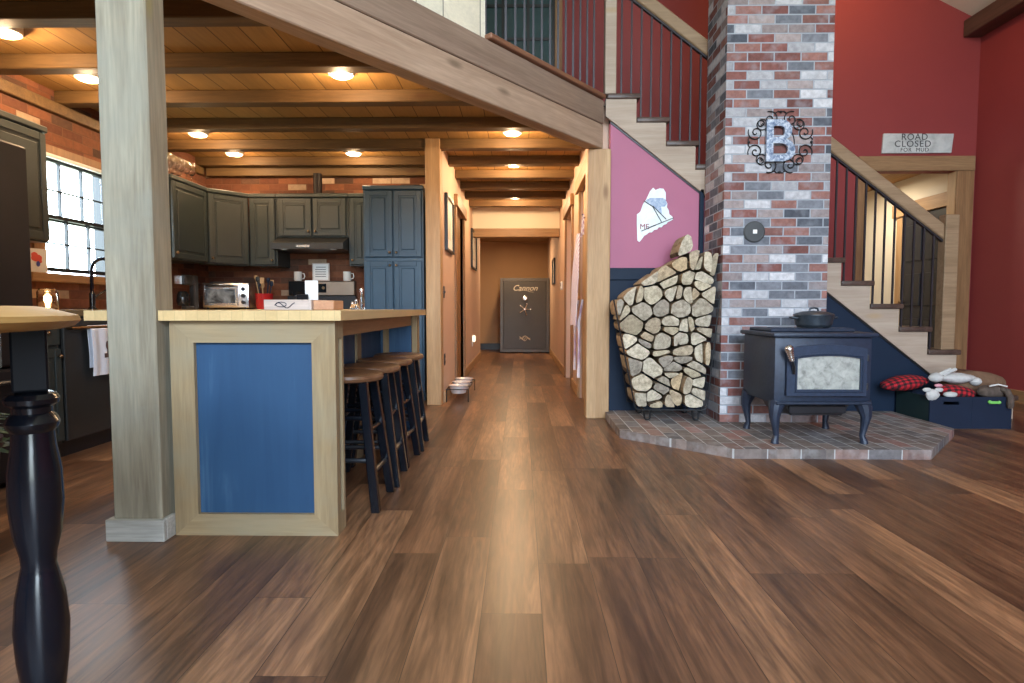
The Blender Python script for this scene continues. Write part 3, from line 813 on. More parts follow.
t = thing('flue_cover', 'round dark grey flue cover disc with a white square on the chimney', 'flue cover', (1.739, 4.44, 1.488))
obj('disc', G().lathe([(0, 0), (.079, 0), (.079, .008), (.070, .016), (0, .018)], (1.739, 4.45, 1.488), 'Y'), 'slate', t)
obj('square_plate', G().box(1.724, 1.754, 4.425, 4.433, 1.473, 1.503, .002), 'paper', t)

# ------------------------------------------------------------------ wood stove
SX0, SX1, SY0, SY1 = 1.606, 2.214, 3.73, 4.25
t = thing('wood_stove', 'black cast iron wood stove with ashy glass door on curved legs', 'wood stove', (1.91, 4.0, .06))
obj('body', G().box(SX0, SX1, SY0, SY1, .315, .742, .010, seg=2), 'cast', t)
o = obj('top_plate', G().box(SX0 - .022, SX1 + .022, SY0 - .035, SY1 + .02, .742, .768, .008, seg=2), 'cast', t)
g = G().box(SX0 + .03, SX1 - .03, 3.87, 4.23, .768, .790, .006)
for q in range(5): g.box(SX0 + .05, SX0 + .19, 3.885 + q * .02, 3.893 + q * .02, .790, .794)
for q in range(5): g.box(SX1 - .19, SX1 - .05, 3.885 + q * .02, 3.893 + q * .02, .790, .794)
obj('warming_shelf', g, 'cast', t)
obj('front_lip', G().box(SX0 + .005, SX1 - .005, SY0 - .028, SY0, .315, .335, .006), 'cast', t)
# arched door ring with a window opening
dx0_, dx1_, dz0_, dz1_ = 1.672, 2.168, .372, .668
def archpts(x0, x1, z0, z1, rise, n=12):
    P = [(x0, z0), (x1, z0)]
    for q in range(n + 1):
        f = q / n; P.append((x1 + (x0 - x1) * f, z1 + rise * math.sin(PI * f) ** .8))
    return P
outer = archpts(dx0_, dx1_, dz0_, dz1_, .026); inner = archpts(1.738, 2.130, .412, .606, .018)
tb = bmesh.new()
def ringface(y, rev):
    A = [tb.verts.new((p[0], y, p[1])) for p in outer]; B = [tb.verts.new((p[0], y, p[1])) for p in inner]
    return A, B
A0, B0 = ringface(SY0 - .030, 0); A1, B1 = ringface(SY0, 0)
n_ = len(outer)
for q in range(n_):
    j = (q + 1) % n_
    tb.faces.new((A0[q], A0[j], B0[j], B0[q])); tb.faces.new((A0[q], A1[q], A1[j], A0[j])); tb.faces.new((B0[q], B0[j], B1[j], B1[q]))
    tb.faces.new((A1[q], B1[q], B1[j], A1[j]))
g = G(); g._merge(tb, 0)
P = [(p[0], SY0 - .033, p[1]) for p in archpts(1.725, 2.143, .400, .618, .019)]
g.tube(P, .006, 6, closed=True)
d = obj('door', g, 'cast2', t)
obj('glass_pane', G().prism(inner, 'Y', SY0 - .016, SY0 - .006), 'stove_glass', d)
obj('hinge', G().lathe([(0, -.02), (.009, -.02), (.009, .02), (0, .02)], (2.178, SY0 - .016, .43)).lathe([(0, -.02), (.009, -.02), (.009, .02), (0, .02)], (2.178, SY0 - .016, .61)), 'black', d)
g = G().tube([(1.712, SY0 - .036, .515), (1.700, SY0 - .06, .56), (1.678, SY0 - .075, .608)], [.010, .009, .009], 8)
h = obj('door_handle', g, 'black', d)
g = G()
for q in range(6):
    f = q / 5; g.ball((1.678 - .022 * f, SY0 - .075 - .012 * f, .605 + .065 * f), .017 + .010 * f, 2)
obj('coil_grip', g, 'steel', t)
for sx_, sy_ in ((0, 0), (1, 0), (0, 1), (1, 1)):
    cx = SX0 + .035 if sx_ == 0 else SX1 - .035; cy = SY0 + .03 if sy_ == 0 else SY1 - .04
    ox = -1 if sx_ == 0 else 1; oy = -1 if sy_ == 0 else 1
    P = [(cx, cy, .325), (cx + ox * .012, cy + oy * .008, .285), (cx + ox * .020, cy + oy * .014, .235), (cx + ox * .012, cy + oy * .010, .17), (cx + ox * .004, cy + oy * .004, .11), (cx + ox * .013, cy + oy * .011, .078), (cx + ox * .013, cy + oy * .011, .061)]
    obj('leg', G().tube(P, [.052, .044, .033, .023, .0175, .022, .026], 10), 'cast', t)
g = G().prism([(1.70, .315), (2.12, .315), (2.06, .235), (1.74, .235)], 'Y', SY0 + .05, SY1 - .08).box(1.72, 2.08, SY0 + .03, SY0 + .05, .25, .30, .004)
obj('ash_pan', g, 'black', t)
obj('flue_pipe', G().lathe([(0, 0), (.075, 0), (.075, .195), (0, .195)], (1.91, 4.445, .60), 'Y'), 'black', t)
t = thing('dutch_oven', 'dark cast iron dutch oven with domed lid on top of the wood stove', 'pot', (1.975, 4.0, .7955))
pz = .7955; pc = (1.975, 4.0, pz)
obj('pot', G().lathe([(0, 0), (.098, 0), (.112, .015), (.122, .072), (.124, .076), (.118, .076), (.10, .02), (0, .016)], pc).tube([(1.975 - .118, 3.97, pz + .06), (1.975 - .148, 3.98, pz + .064), (1.975 - .148, 4.02, pz + .064), (1.975 - .118, 4.03, pz + .06)], .007).tube([(1.975 + .118, 3.97, pz + .06), (1.975 + .148, 3.98, pz + .064), (1.975 + .148, 4.02, pz + .064), (1.975 + .118, 4.03, pz + .06)], .007), 'oven_pot', t)
l = obj('lid', G().lathe([(0, .077), (.127, .077), (.127, .084), (.11, .094), (.06, .106), (0, .110)], pc), 'oven_pot', t)
obj('lid_handle', G().tube([(1.945, 4.0, pz + .106), (1.950, 4.0, pz + .124), (1.975, 4.0, pz + .13), (2.0, 4.0, pz + .124), (2.005, 4.0, pz + .106)], .007), 'oven_pot', l)

# ------------------------------------------------------------------ firewood rack and split logs
RY0, RY1 = 4.475, 4.85
t = thing('firewood_rack', 'black metal firewood rack with flared sides standing on the hearth', 'log rack', (1.15, 4.66, .06))
def railpair(g, y, dx=0.0):
    g.tube([(.706 + dx, y, .985), (.872 + dx * .3, y, .190), (.885, y, .158), (.91, y, .148), (1.385, y, .148), (1.412, y, .158), (1.424, y, .190), (1.503, y, 1.02)], .0055, 8)
g = G(); railpair(g, RY0 - .005); fr = obj('front_hoop', g, 'iron', t)
g = G(); railpair(g, RY1 + .005, .045); obj('back_hoop', g, 'iron', t)
g = G()
for z, xl_, xr_ in ((.148, .95, 1.35),):
    for xx in (xl_, xr_): g.tube([(xx, RY0 - .005, z), (xx, RY1 + .005, z)], .007, 6)
obj('cross_bar', g, 'iron', t)
for xx in (.968, 1.338):
    for yy in (RY0 + .03, RY1 - .03):
        obj('foot', G().tube([(xx - .02, yy, .146), (xx - .012, yy, .08), (xx, yy, .0685), (xx + .02, yy, .0685), (xx + .028, yy, .08), (xx + .036, yy, .146)], .008, 6), 'iron', t)

def clip(poly, a, b, c):        # keep a*x+b*y<=c
    out = []
    n = len(poly)
    for i in range(n):
        p, q = poly[i], poly[(i + 1) % n]
        dp, dq = a * p[0] + b * p[1] - c, a * q[0] + b * q[1] - c
        if dp <= 0: out.append(p)
        if (dp < 0 < dq) or (dq < 0 < dp):
            f = dp / (dp - dq); out.append((p[0] + (q[0] - p[0]) * f, p[1] + (q[1] - p[1]) * f))
    return out
outline = [(.895, .160), (1.405, .160), (1.480, 1.00), (1.500, 1.345), (1.33, 1.372), (1.09, 1.250), (.718, .975)]
def cent(poly):
    A = cx = cy = 0
    for i in range(len(poly)):
        p, q = poly[i], poly[(i + 1) % len(poly)]; w_ = p[0] * q[1] - q[0] * p[1]
        A += w_; cx += (p[0] + q[0]) * w_; cy += (p[1] + q[1]) * w_
    return cx / (3 * A), cy / (3 * A), A / 2
def xspan(z):
    xs = []
    for i in range(len(outline)):
        p, q = outline[i], outline[(i + 1) % len(outline)]
        if (p[1] - z) * (q[1] - z) < 0: xs.append(p[0] + (q[0] - p[0]) * (z - p[1]) / (q[1] - p[1]))
    return (min(xs), max(xs)) if len(xs) > 1 else None
rnd = random.Random(21)
seeds = []
zrow = .215; row = 0
while zrow < 1.34:
    sp = xspan(zrow)
    wd = sp[1] - sp[0]; n = max(1, round(wd / .142))
    for i in range(n):
        f = (i + .5 + (.22 if row % 2 else -.22)) / n
        wts_ = rnd.uniform(-.0022, .0022); seeds.append([sp[0] + wd * min(max(f, .06), .94) + rnd.uniform(-.028, .028), zrow + rnd.uniform(-.030, .030), row, wts_])
    zrow += .116; row += 1
def cells():
    cs = []
    for i, s_ in enumerate(seeds):
        poly = list(outline)
        for j, q in enumerate(seeds):
            if i == j: continue
            a, b = q[0] - s_[0], q[1] - s_[1]
            if a * a + b * b > .3: continue
            poly = clip(poly, a, b, (q[0] ** 2 - s_[0] ** 2 + q[1] ** 2 - s_[1] ** 2 + s_[3] - q[3]) / 2)
            if len(poly) < 3: break
        cs.append(poly)
    return cs
for s_ in seeds:
    pass
cs = cells()
for s_, c in zip(seeds, cs):
    if len(c) >= 3:
        m_ = cent(c); s_[0] = s_[0] * .5 + m_[0] * .5; s_[1] = s_[1] * .5 + m_[1] * .5
cs = cells()
rows = {}
for s_, c in zip(seeds, cs):
    if len(c) < 3: continue
    m_ = cent(c)
    if abs(m_[2]) > .0125 and rnd.random() < .62:
        # a round split in two along a random line
        a_ = rnd.choice([rnd.uniform(-.5, .5), rnd.uniform(1.0, 2.1)]); nx_, nz_ = -math.sin(a_), math.cos(a_)
        off = nx_ * (m_[0] + rnd.uniform(-.02, .02)) + nz_ * (m_[1] + rnd.uniform(-.015, .015))
        parts_ = [clip(c, nx_, nz_, off), clip(c, -nx_, -nz_, -off)]
    else: parts_ = [c]
    for q in parts_:
        if len(q) >= 3 and abs(cent(q)[2]) > .0011: rows.setdefault(s_[2], []).append((cent(q)[0], q))
def make_log(poly, y0, y1, rnd, bark):
    cx, cz, A = cent(poly)
    # drop short edges, shrink, round
    P = []
    for p in poly:
        if not P or math.hypot(p[0] - P[-1][0], p[1] - P[-1][1]) > .018: P.append(p)
    if len(P) > 3 and math.hypot(P[0][0] - P[-1][0], P[0][1] - P[-1][1]) < .018: P.pop()
    if len(P) < 3: P = list(poly)
    Q = []
    rr_ = [rnd.choice((.10, .22, .34, .48)) for _ in P]
    for i in range(len(P)):
        a_, p, b_ = P[i - 1], P[i], P[(i + 1) % len(P)]; f = rr_[i]
        u_ = (p[0] + (a_[0] - p[0]) * f, p[1] + (a_[1] - p[1]) * f); w_ = (p[0] + (b_[0] - p[0]) * f, p[1] + (b_[1] - p[1]) * f)
        for t_ in ((0, .5, 1) if f < .2 else (0, .25, .5, .75, 1)):
            Q.append(((1 - t_) ** 2 * u_[0] + 2 * t_ * (1 - t_) * p[0] + t_ * t_ * w_[0], (1 - t_) ** 2 * u_[1] + 2 * t_ * (1 - t_) * p[1] + t_ * t_ * w_[1]))
    L = [(x, z) for x, z in Q]
    ta, tb_ = rnd.uniform(-.22, .22), rnd.uniform(-.30, .20)
    rad = math.sqrt(abs(A) / PI)
    k = 1 - rnd.uniform(.0035, .0075) / max(rad, .02)
    tb = bmesh.new(); rings = []
    ny = 4
    sh = [rnd.uniform(.93, 1.0) for _ in L]
    for q in range(ny + 1):
        f = q / ny; y = y0 + (y1 - y0) * f
        tap = k * (1 - .05 * f * rnd.uniform(.3, 1.0))
        rings.append([tb.verts.new((cx + (x - cx) * tap * sh[i] , y + rnd.uniform(-.003, .003) + (1 - f) * (ta * (x - cx) + tb_ * (z - cz)), cz + (z - cz) * tap * sh[i])) for i, (x, z) in enumerate(L)])
    n = len(L)
    for a, b in zip(rings, rings[1:]):
        for i in range(n):
            fce = tb.faces.new((a[i], b[i], b[(i + 1) % n], a[(i + 1) % n])); fce.material_index = 1 if (i * 7 // n) in bark else 2
    for rg, rev in ((rings[0], 0), (rings[-1], 1)):
        c_ = tb.verts.new((cx + rnd.uniform(-.004, .004), (y0 if not rev else y1) + (-.003 if not rev else .003), cz))
        for i in range(n): tb.faces.new((rg[i], rg[(i + 1) % n], c_)).material_index = 0
    bmesh.ops.recalc_face_normals(tb, faces=tb.faces)
    g = G(); g.keep(tb)
    return obj('firewood_log', g, ['logend', 'logbark', 'logside'], origin=(cx, (y0 + y1) / 2, cz), ang=38)
nrows = max(rows) + 1
for r_ in sorted(rows):
    lst = sorted(rows[r_], key=lambda q: q[0])
    for i, (x_, poly) in enumerate(lst):
        y0 = RY0 + .012 + rnd.uniform(-.022, .05); bark = {rnd.randrange(7) for _ in range(3)}
        o = make_log(poly, y0, RY1 - .004 - rnd.uniform(0, .02), rnd, bark)
        A = abs(cent(poly)[2])
        sz = 'thick' if A > .0112 else ('slim' if A < .0078 else 'medium')
        lab = f'{sz} split log, {ORD[i]} from the left in the {ORD[r_]} layer up the woodpile'
        tag(o, lab, 'firewood', 'split logs stacked in the firewood rack')
o = make_log([(1.176, 1.284), (1.188, 1.275), (1.298, 1.335), (1.310, 1.39), (1.290, 1.455), (1.254, 1.475), (1.216, 1.42)], RY0 + .02, RY1 - .1, rnd, {0, 1})
o.location.z += .014
tag(o, 'pointed pale log lying at the very peak of the woodpile', 'firewood', 'split logs stacked in the firewood rack')

# ------------------------------------------------------------------ wall signs
t = thing('state_map_sign', 'white metal state-shaped map sign lettered ME on the magenta wall', 'sign', (1.1, YS, 1.7))
zp = [(118, 335), (150, 310), (175, 235), (205, 190), (240, 110), (268, 78), (290, 100), (330, 85), (365, 88), (388, 125), (390, 200), (405, 235), (400, 265), (420, 300), (425, 335), (455, 360), (462, 385), (440, 400), (412, 412), (400, 430), (372, 440), (355, 462), (328, 462), (312, 485), (285, 488), (262, 512), (235, 512), (215, 532), (190, 545), (165, 580), (145, 605), (125, 590), (122, 520), (118, 430)]
def mp(p): return (.967 + (625 + p[0] / 9.75 - 637) * .00846, 1.924 - (180 + p[1] / 9.75 - 187) * .00822)
obj('plate', G().prism([mp(p) for p in zp][::-1], 'Y', YS - .012, YS - .002), 'maine', t)
blob = [(200, 200), (240, 178), (300, 180), (360, 178), (388, 195), (400, 235), (380, 262), (345, 262), (350, 300), (352, 335), (325, 320), (290, 285), (255, 255), (215, 235)]
obj('painted_scene', G().prism([mp(p) for p in blob][::-1], 'Y', YS - .014, YS - .0125), 'mapblue', t)
g = G()
for a, b in (((180, 205), (265, 262)), ((265, 262), (350, 410)), ((265, 255), (395, 385)), ((220, 470), (465, 372)), ((160, 500), (300, 440))):
    p, q = mp(a), mp(b); g.tube([(p[0], YS - .016, p[1]), (q[0], YS - .016, q[1])], .0035, 6)
obj('branch', g, 'ink', t)
p = mp((190, 458)); obj('lettering', G().text('ME', .062, Matrix.Translation((p[0], YS - .0135, p[1])) @ FACE_MY, .0015), 'inkred', t)

t = thing('road_sign', 'weathered grey wooden sign reading ROAD CLOSED above the far doorway', 'sign', (4.26, YB, 2.70))
k_ = 6.5 / 6.15
def rp(px, py):
    return (3.684 + (px - 883) * (.692 / 68)) * k_, .92 + ((2.689 - (py - 134) * .0101) - .92) * k_
c4 = [rp(881.5, 153.5), rp(950, 153.3), rp(951.8, 134.5), rp(882.6, 134.0)]
obj('board', G().prism(c4, 'Y', YB - .022, YB - .002, 0, .002), 'signboard', t)
x1_, z1_ = rp(913, 137.8); x2_, z2_ = rp(911.5, 144.6); x3_, z3_ = rp(913.5, 150.4)
g = G().text('ROAD', .095, Matrix.Translation((x1_, YB - .0225, z1_)) @ FACE_MY, .0015, space=1.1)
g.text('CLOSED', .095, Matrix.Translation((x2_, YB - .0225, z2_)) @ FACE_MY, .0015, space=1.15)
g.text('FOR  MUD', .058, Matrix.Translation((x3_, YB - .0225, z3_)) @ FACE_MY, .0015, space=1.15)
obj('lettering', g, 'ink', t)

# ------------------------------------------------------------------ crate of dog things
t = thing('dog_toy_crate', 'low navy wooden crate with hand hole at the right end of the hearth', 'crate', (3.44, 4.7, 0))
bx0, bx1, by0, by1, bz = 3.135, 3.755, 4.52, 4.925, .245
g = G().box(bx0, bx0 + .10, by0, by0 + .015, 0, bz).box(bx0 + .22, bx1, by0, by0 + .015, 0, bz).box(bx0 + .10, bx0 + .22, by0, by0 + .015, 0, bz - .06).box(bx0 + .10, bx0 + .22, by0, by0 + .015, bz - .035, bz)
g.box(bx0 + .318, bx0 + .323, by0 - .002, by0, 0, bz)
obj('front_panel', g, 'boxnavy', t)
obj('side_panel', G().box(bx0, bx0 + .015, by0 + .015, by1, 0, bz), 'boxgreen', t)
obj('side_panel', G().box(bx1 - .015, bx1, by0 + .015, by1, 0, bz), 'boxnavy', t)
obj('back_panel', G().box(bx0 + .015, bx1 - .015, by1 - .015, by1, 0, bz), 'boxnavy', t)
obj('bottom_panel', G().box(bx0 + .015, bx1 - .015, by0 + .015, by1 - .015, .003, .018), 'boxnavy', t)
o = obj('plaid_cushion', G().ball((3.11, 4.80, .318), (.185, .11, .060), 3, 0, .05, 3), 'plaid', origin=(3.11, 4.80, .318)); o.rotation_euler = (0, R(-8), 0)
tag(o, 'red and black plaid cushion hanging over the hearth side of the crate', 'cushion', 'plaid cushions in the crate')
o = obj('plaid_cushion', G().ball((3.40, 4.625, .268), (.145, .085, .058), 3, 0, .05, 5), 'plaid', origin=(3.40, 4.625, .268)); o.rotation_euler = (0, R(7), 0)
tag(o, 'red and black plaid cushion under the white plush toy at the crate front', 'cushion', 'plaid cushions in the crate')
t = thing('plush_toy', 'long white plush animal toy lying across the top of the crate', 'plush toy', (3.45, 4.70, .36))
g = G().ball((3.46, 4.70, .370), (.15, .06, .042), 3, 0, .10, 8).ball((3.60, 4.69, .345), (.045, .04, .035), 2, 0, .1, 2)
obj('body', g, 'plush', t)
obj('head', G().ball((3.285, 4.68, .375), (.055, .045, .04), 2, 0, .08, 4), 'plush', t)
for s_ in (0, 1):
    obj('leg', G().tube([(3.31 + s_ * .03, 4.68, .395), (3.35 + s_ * .03, 4.67, .425), (3.385 + s_ * .04, 4.66, .445)], [.016, .014, .012], 8), 'plush', t)
t = thing('plush_toy', 'small white plush toy with pink nose drooping over the crate corner', 'plush toy', (3.17, 4.56, .26))
g = G().ball((3.155, 4.53, .262), (.050, .035, .045), 2, 0, .15, 9).ball((3.30, 4.535, .262), (.055, .025, .022), 2, 0, .15, 1)
obj('head', g, 'plush', t)
for s_ in (-1, 1): obj('ear', G().ball((3.11 + (s_ + 1) * .045, 4.52, .30), (.034, .014, .018), 2, 0, .1, 2), 'plush', t)
obj('nose', G().ball((3.185, 4.508, .335), (.032, .018, .014), 2), 'pinkplush', t)
o = obj('dog_bed', G().ball((3.66, 4.80, .315), (.255, .105, .105), 3, 0, .05, 11), 'tanplush', origin=(3.66, 4.80, .315))
tag(o, 'brown rounded dog bed cushion bulging from the back of the crate', 'pet bed')
t = thing('plush_toy', 'dark brown plush toy with one leg hanging over the crate front', 'plush toy', (3.70, 4.58, .26))
obj('body', G().ball((3.665, 4.60, .275), (.115, .055, .055), 3, 0, .08, 6), 'plushbrown', t)
obj('leg', G().tube([(3.70, 4.58, .30), (3.715, 4.52, .29), (3.722, 4.495, .24), (3.722, 4.495, .185), (3.724, 4.497, .165)], [.022, .024, .022, .024, .018], 8), 'plushbrown', t)
obj('ribbon', G().tube([(3.60, 4.55, .325), (3.66, 4.54, .34), (3.72, 4.53, .325)], .006, 6), 'ceramic', t)
o = obj('rubber_bone', G().tube([(3.575, 4.505, .205), (3.645, 4.505, .205)], .011, 8).ball((3.575, 4.505, .21), .015, 1).ball((3.645, 4.505, .207), .015, 1), 'green', origin=(3.61, 4.505, .205))
tag(o, 'lime green bone-shaped toy at the hand hole of the crate', 'toy')

# ------------------------------------------------------------------ kitchen island
t = thing('kitchen_island', 'kitchen island base with weathered wood frame and blue panel ends', 'kitchen island', (-1.1, 3.3, 0))
ix0, ix1, iy0, iy1 = -1.398, -.735, 2.352, 2.44
zt = .872
def mitre(x0, x1, z0, z1, wv, wh):   # picture frame pieces
    return ([(x0, z0), (x0 + wv, z0 + wh), (x0 + wv, z1 - wh), (x0, z1)], [(x1, z0), (x1, z1), (x1 - wv, z1 - wh), (x1 - wv, z0 + wh)],
            [(x0, z0), (x1, z0), (x1 - wv, z0 + wh), (x0 + wv, z0 + wh)], [(x0, z1), (x0 + wv, z1 - wh), (x1 - wv, z1 - wh), (x1, z1)])
L_, R_, B_, T_ = mitre(ix0, ix1, 0, zt, .095, .088)
obj('stile', G().prism(L_, 'Y', iy0 - .02, iy0), 'frame_z', t)
obj('stile', G().prism(R_, 'Y', iy0 - .02, iy0), 'frame_z', t)
obj('frame_rail', G().prism(B_, 'Y', iy0 - .02, iy0), 'frame_x', t)
obj('frame_rail', G().prism(T_, 'Y', iy0 - .02, iy0), 'frame_x', t)
obj('end_panel', G().box(ix0, ix1 - .012, iy0 + .0005, iy1, .0, zt), 'blue', t)
obj('edge_frame', G().box(ix1 - .012, ix1, iy0, iy0 + .025, 0, zt).box(ix1 - .012, ix1, iy1 - .022, iy1, 0, zt).box(ix1 - .012, ix1, iy0 + .025, iy1 - .022, 0, .08).box(ix1 - .012, ix1, iy0 + .025, iy1 - .022, .80, zt), 'frame_z', t)
kx = -1.0
obj('cabinet_body', G().box(ix0, kx, iy1, 4.30, .0, zt), 'blue', t)
g = G()
for y in (2.95, 3.55): g.box(kx, kx + .016, y, y + .09, .09, .78)
g.box(kx, kx + .016, iy1, 4.20, 0, .09).box(kx, kx + .016, iy1, 4.20, .78, zt)
obj('knee_wall_frame', g, 'frame_z', t)
obj('far_panel', G().box(kx, -.745, 4.22, 4.30, 0, zt), 'blue', t)
obj('far_stile', G().box(-.775, -.735, 4.20, 4.30, 0, zt, .002).box(kx + .02, kx + .06, 4.205, 4.22, 0, zt), 'frame_z', t)
obj('apron_rail', G().box(-.80, -.776, iy1, 4.20, .80, zt).box(kx + .016, -.80, 4.19, 4.215, .80, zt), 'casing_y', t)
poly = [(-1.714, 2.297), (-1.6355, 2.297), (-1.6355, 2.4515), (-1.4195, 2.4515), (-1.4195, 2.297), (-.70, 2.297), (-.70, 4.385), (-1.714, 4.385)]
poly = [(-1.714, 2.297), (-1.6155, 2.297), (-1.6155, 2.4065), (-1.4195, 2.4065), (-1.4195, 2.297), (-.70, 2.297), (-.70, 4.385), (-1.714, 4.385)]
o = obj('island_countertop', G().prism(poly, 'Z', .8725, .912), 'butcher')
tag(o, 'pale butcher block countertop on the kitchen island, notched around the grey post', 'countertop')

# bar stools
t = thing('bar_stool', 'nearest black bar stool with round brown seat, beside the island end panel', 'bar stool', (0, 0, 0), 'bar stools along the island')
obj('seat', G().lathe([(0, .582), (.145, .582), (.160, .588), (.165, .600), (.160, .613), (.145, .620), (.08, .617), (0, .615)], (0, 0, 0), seg=36), 'seat', t)
legs = []
for sx_, sy_ in ((1, -1), (1, 1), (-1, 1), (-1, -1)):
    a = Vector((.095 * sx_, .092 * sy_, .583)); b = Vector((.162 * sx_, .152 * sy_, 0))
    legs.append((a, b))
    dirn = (b - a).normalized(); sd = dirn.cross(Vector((0, 1, 0))).normalized(); fw = sd.cross(dirn).normalized()
    tb = bmesh.new(); hw = .019
    va = [tb.verts.new(a + sd * (hw * i) + fw * (hw * j)) for i, j in ((-1, -1), (1, -1), (1, 1), (-1, 1))]
    vb = []
    for i, j in ((-1, -1), (1, -1), (1, 1), (-1, 1)):
        p = b + sd * (hw * i) + fw * (hw * j); p = p + dirn * ((.0005 - p.z) / dirn.z); vb.append(tb.verts.new(p))
    tb.faces.new(va); tb.faces.new(vb[::-1])
    for i in range(4): tb.faces.new((va[i], vb[i], vb[(i + 1) % 4], va[(i + 1) % 4]))
    bmesh.ops.bevel(tb, geom=list(tb.edges), offset=.003, segments=1, affect='EDGES')
    g = G(); g._merge(tb, 0); obj('leg', g, 'gloss_black', t)
def at(l, z): f = (l[0].z - z) / (l[0].z - l[1].z); return l[0].lerp(l[1], f)
for i, hs in ((0, (.17, .36)), (2, (.17, .36)), (1, (.23, .42)), (3, (.23, .42))):
    for z in hs: obj('rung', G().tube([at(legs[i], z), at(legs[(i + 1) % 4], z)], .011, 8), 'black' if z < .3 else 'gloss_black', t)
sx0 = -.812
t.location = (sx0, 2.765, 0)
for i, (yy, rz_) in enumerate(((3.135, .06), (3.515, -.04), (3.90, .05))):
    dup(t, (sx0 + (.004, .0, .006)[i], yy, 0), rz_, ['second black bar stool from the island end panel', 'third black bar stool from the island end panel', 'farthest black bar stool, beside the far end of the island'][i])

# things on the island
t = thing('wooden_box', 'low pale wooden box with a scroll painted on its front, on the island', 'box', (-1.22, 3.3, .912))
g = G().box(-1.395, -1.150, 3.20, 3.215, .9125, .968, .002)
f_ = obj('front_panel', g, 'traywood', t)
g = G().tube([(-1.335 + .11 * q / 14, 3.197, .937 + .014 * math.sin(q * .55)) for q in range(15)], .0022, 6)
g.tube([(-1.30 + .03 * math.cos(q * .5), 3.197, .942 + .013 * math.sin(q * .5)) for q in range(13)], .002, 6)
obj('painted_scroll', g, 'boxnavy', f_)
g = G().box(-1.150, -1.135, 3.20, 3.46, .9125, .968).box(-1.395, -1.38, 3.215, 3.46, .9125, .968).box(-1.38, -1.150, 3.445, 3.46, .9125, .968).box(-1.38, -1.150, 3.215, 3.445, .9125, .922)
obj('tray', g, 'traywood', t)
o = obj('wooden_block', G().box(-1.132, -1.02, 3.22, 3.40, .9125, .964, .003), 'trayend', origin=(-1.07, 3.3, .9125))
tag(o, 'reddish wooden block beside the pale scroll-painted box on the island', 'box')
t = thing('paper_card', 'blank white paper card standing upright behind the wooden box', 'card', (-1.25, 3.55, .912))
obj('card', G().box(-1.292, -1.214, 3.54, 3.544, .9125, 1.088), 'paper', t)
obj('stand', G().box(-1.29, -1.216, 3.535, 3.575, .9125, .918, .001), 'black', t)
t = thing('phone', 'dark phone leaning upright just left of the white paper card', 'phone', (-1.31, 3.5, .912))
obj('case', G().box(-1.335, -1.262, 3.505, 3.515, .9125, 1.005, .004), 'black', t)
obj('screen', G().box(-1.330, -1.267, 3.503, 3.505, .918, 1.0), 'darkglass', t)
obj('stand', G().box(-1.33, -1.27, 3.495, 3.53, .9125, .918), 'black', t)
for i, (x_, h_, lab) in enumerate(((-1.168, .075, 'short glass salt shaker beside the tall one at the island far end'), (-1.128, .155, 'tall slim glass bottle at the far end of the island'), (-1.195, .055, 'smallest glass shaker in the cluster on the far island end'))):
    t = thing('glass_shaker', lab, 'shaker', (x_, 4.2, .912), 'glass shakers on the island')
    obj('glass_body', G().lathe([(0, 0), (.018, 0), (.020, .008), (.016, h_ * .45), (.009, h_ * .7), (.010, h_ * .8), (0, h_ * .8)], (x_, 4.2, .9125), seg=14), 'glass', t)
    obj('cap', G().lathe([(0, h_ * .8), (.012, h_ * .8), (.012, h_ * .94), (.006, h_), (0, h_)], (x_, 4.2, .9128), seg=14), 'steel', t)

# ------------------------------------------------------------------ kitchen cabinets
def door_mesh(g, x0, x1, z0, z1):
    g.box(x0, x1, -.020, 0, z0, z1, .003)
    f = .052
    g.box(x0 + .004, x0 + f, -.027, -.019, z0 + .004, z1 - .004, .003); g.box(x1 - f, x1 - .004, -.027, -.019, z0 + .004, z1 - .004, .003)
    g.box(x0 + f, x1 - f, -.027, -.019, z0 + .004, z0 + f, .003); g.box(x0 + f, x1 - f, -.027, -.019, z1 - f, z1 - .004, .003)
    if x1 - x0 > 2 * f + .05: g.box(x0 + f + .018, x1 - f - .018, -.028, -.016, z0 + f + .018, z1 - f - .018, .008)
def cabinet(name, label, cat, Mx, w_, d_, h_, doors, mat='cab', crown=True, group=None, drawers=(), toe=0):
    loc = Mx @ Vector((w_ / 2, d_ / 2, 0))
    t = thing(name, label, cat, loc, group)
    g = G(Mx)
    g.box(0, w_, 0, d_, toe, h_)
    if toe: g.box(.0, w_, .06, d_, 0, toe)
    if crown: g.box(-.004, w_ + .004, -.03, d_, h_ - .03, h_ + .012, .008)
    obj('cabinet_body', g, mat, t)
    for x0, x1, z0, z1, kn in doors:
        g = G(Mx); door_mesh(g, x0, x1, z0, z1); dd = obj('door', g, mat, t)
        if kn:
            kx_ = x0 + .028 if 'l' in kn else x1 - .028; kz = z0 + .045 if 'b' in kn else z1 - .045
            g = G(Mx).ball((kx_, -.042, kz), .013, 2).tube([(kx_, -.026, kz), (kx_, -.038, kz)], .006); obj('knob', g, 'bronze', dd)
    for x0, x1, z0, z1 in drawers:
        g = G(Mx).box(x0, x1, -.02, 0, z0, z1, .004); dd = obj('drawer', g, mat, t)
        kx_ = (x0 + x1) / 2; kz = (z0 + z1) / 2
        obj('knob', G(Mx).ball((kx_, -.036, kz), .013, 2).tube([(kx_, -.018, kz), (kx_, -.03, kz)], .006), 'bronze', dd)
    return t
T = Matrix.Translation
YU = 6.08; ZU = 1.358; HU = .722
cabinet('wall_cabinet', 'narrow wall cabinet left of the range hood above the utensil crock', 'cabinet', T((-2.78, YU, ZU)), .285, .33, HU, [(.012, .272, .01, HU - .035, 'rb')], group='grey green kitchen wall cabinets')
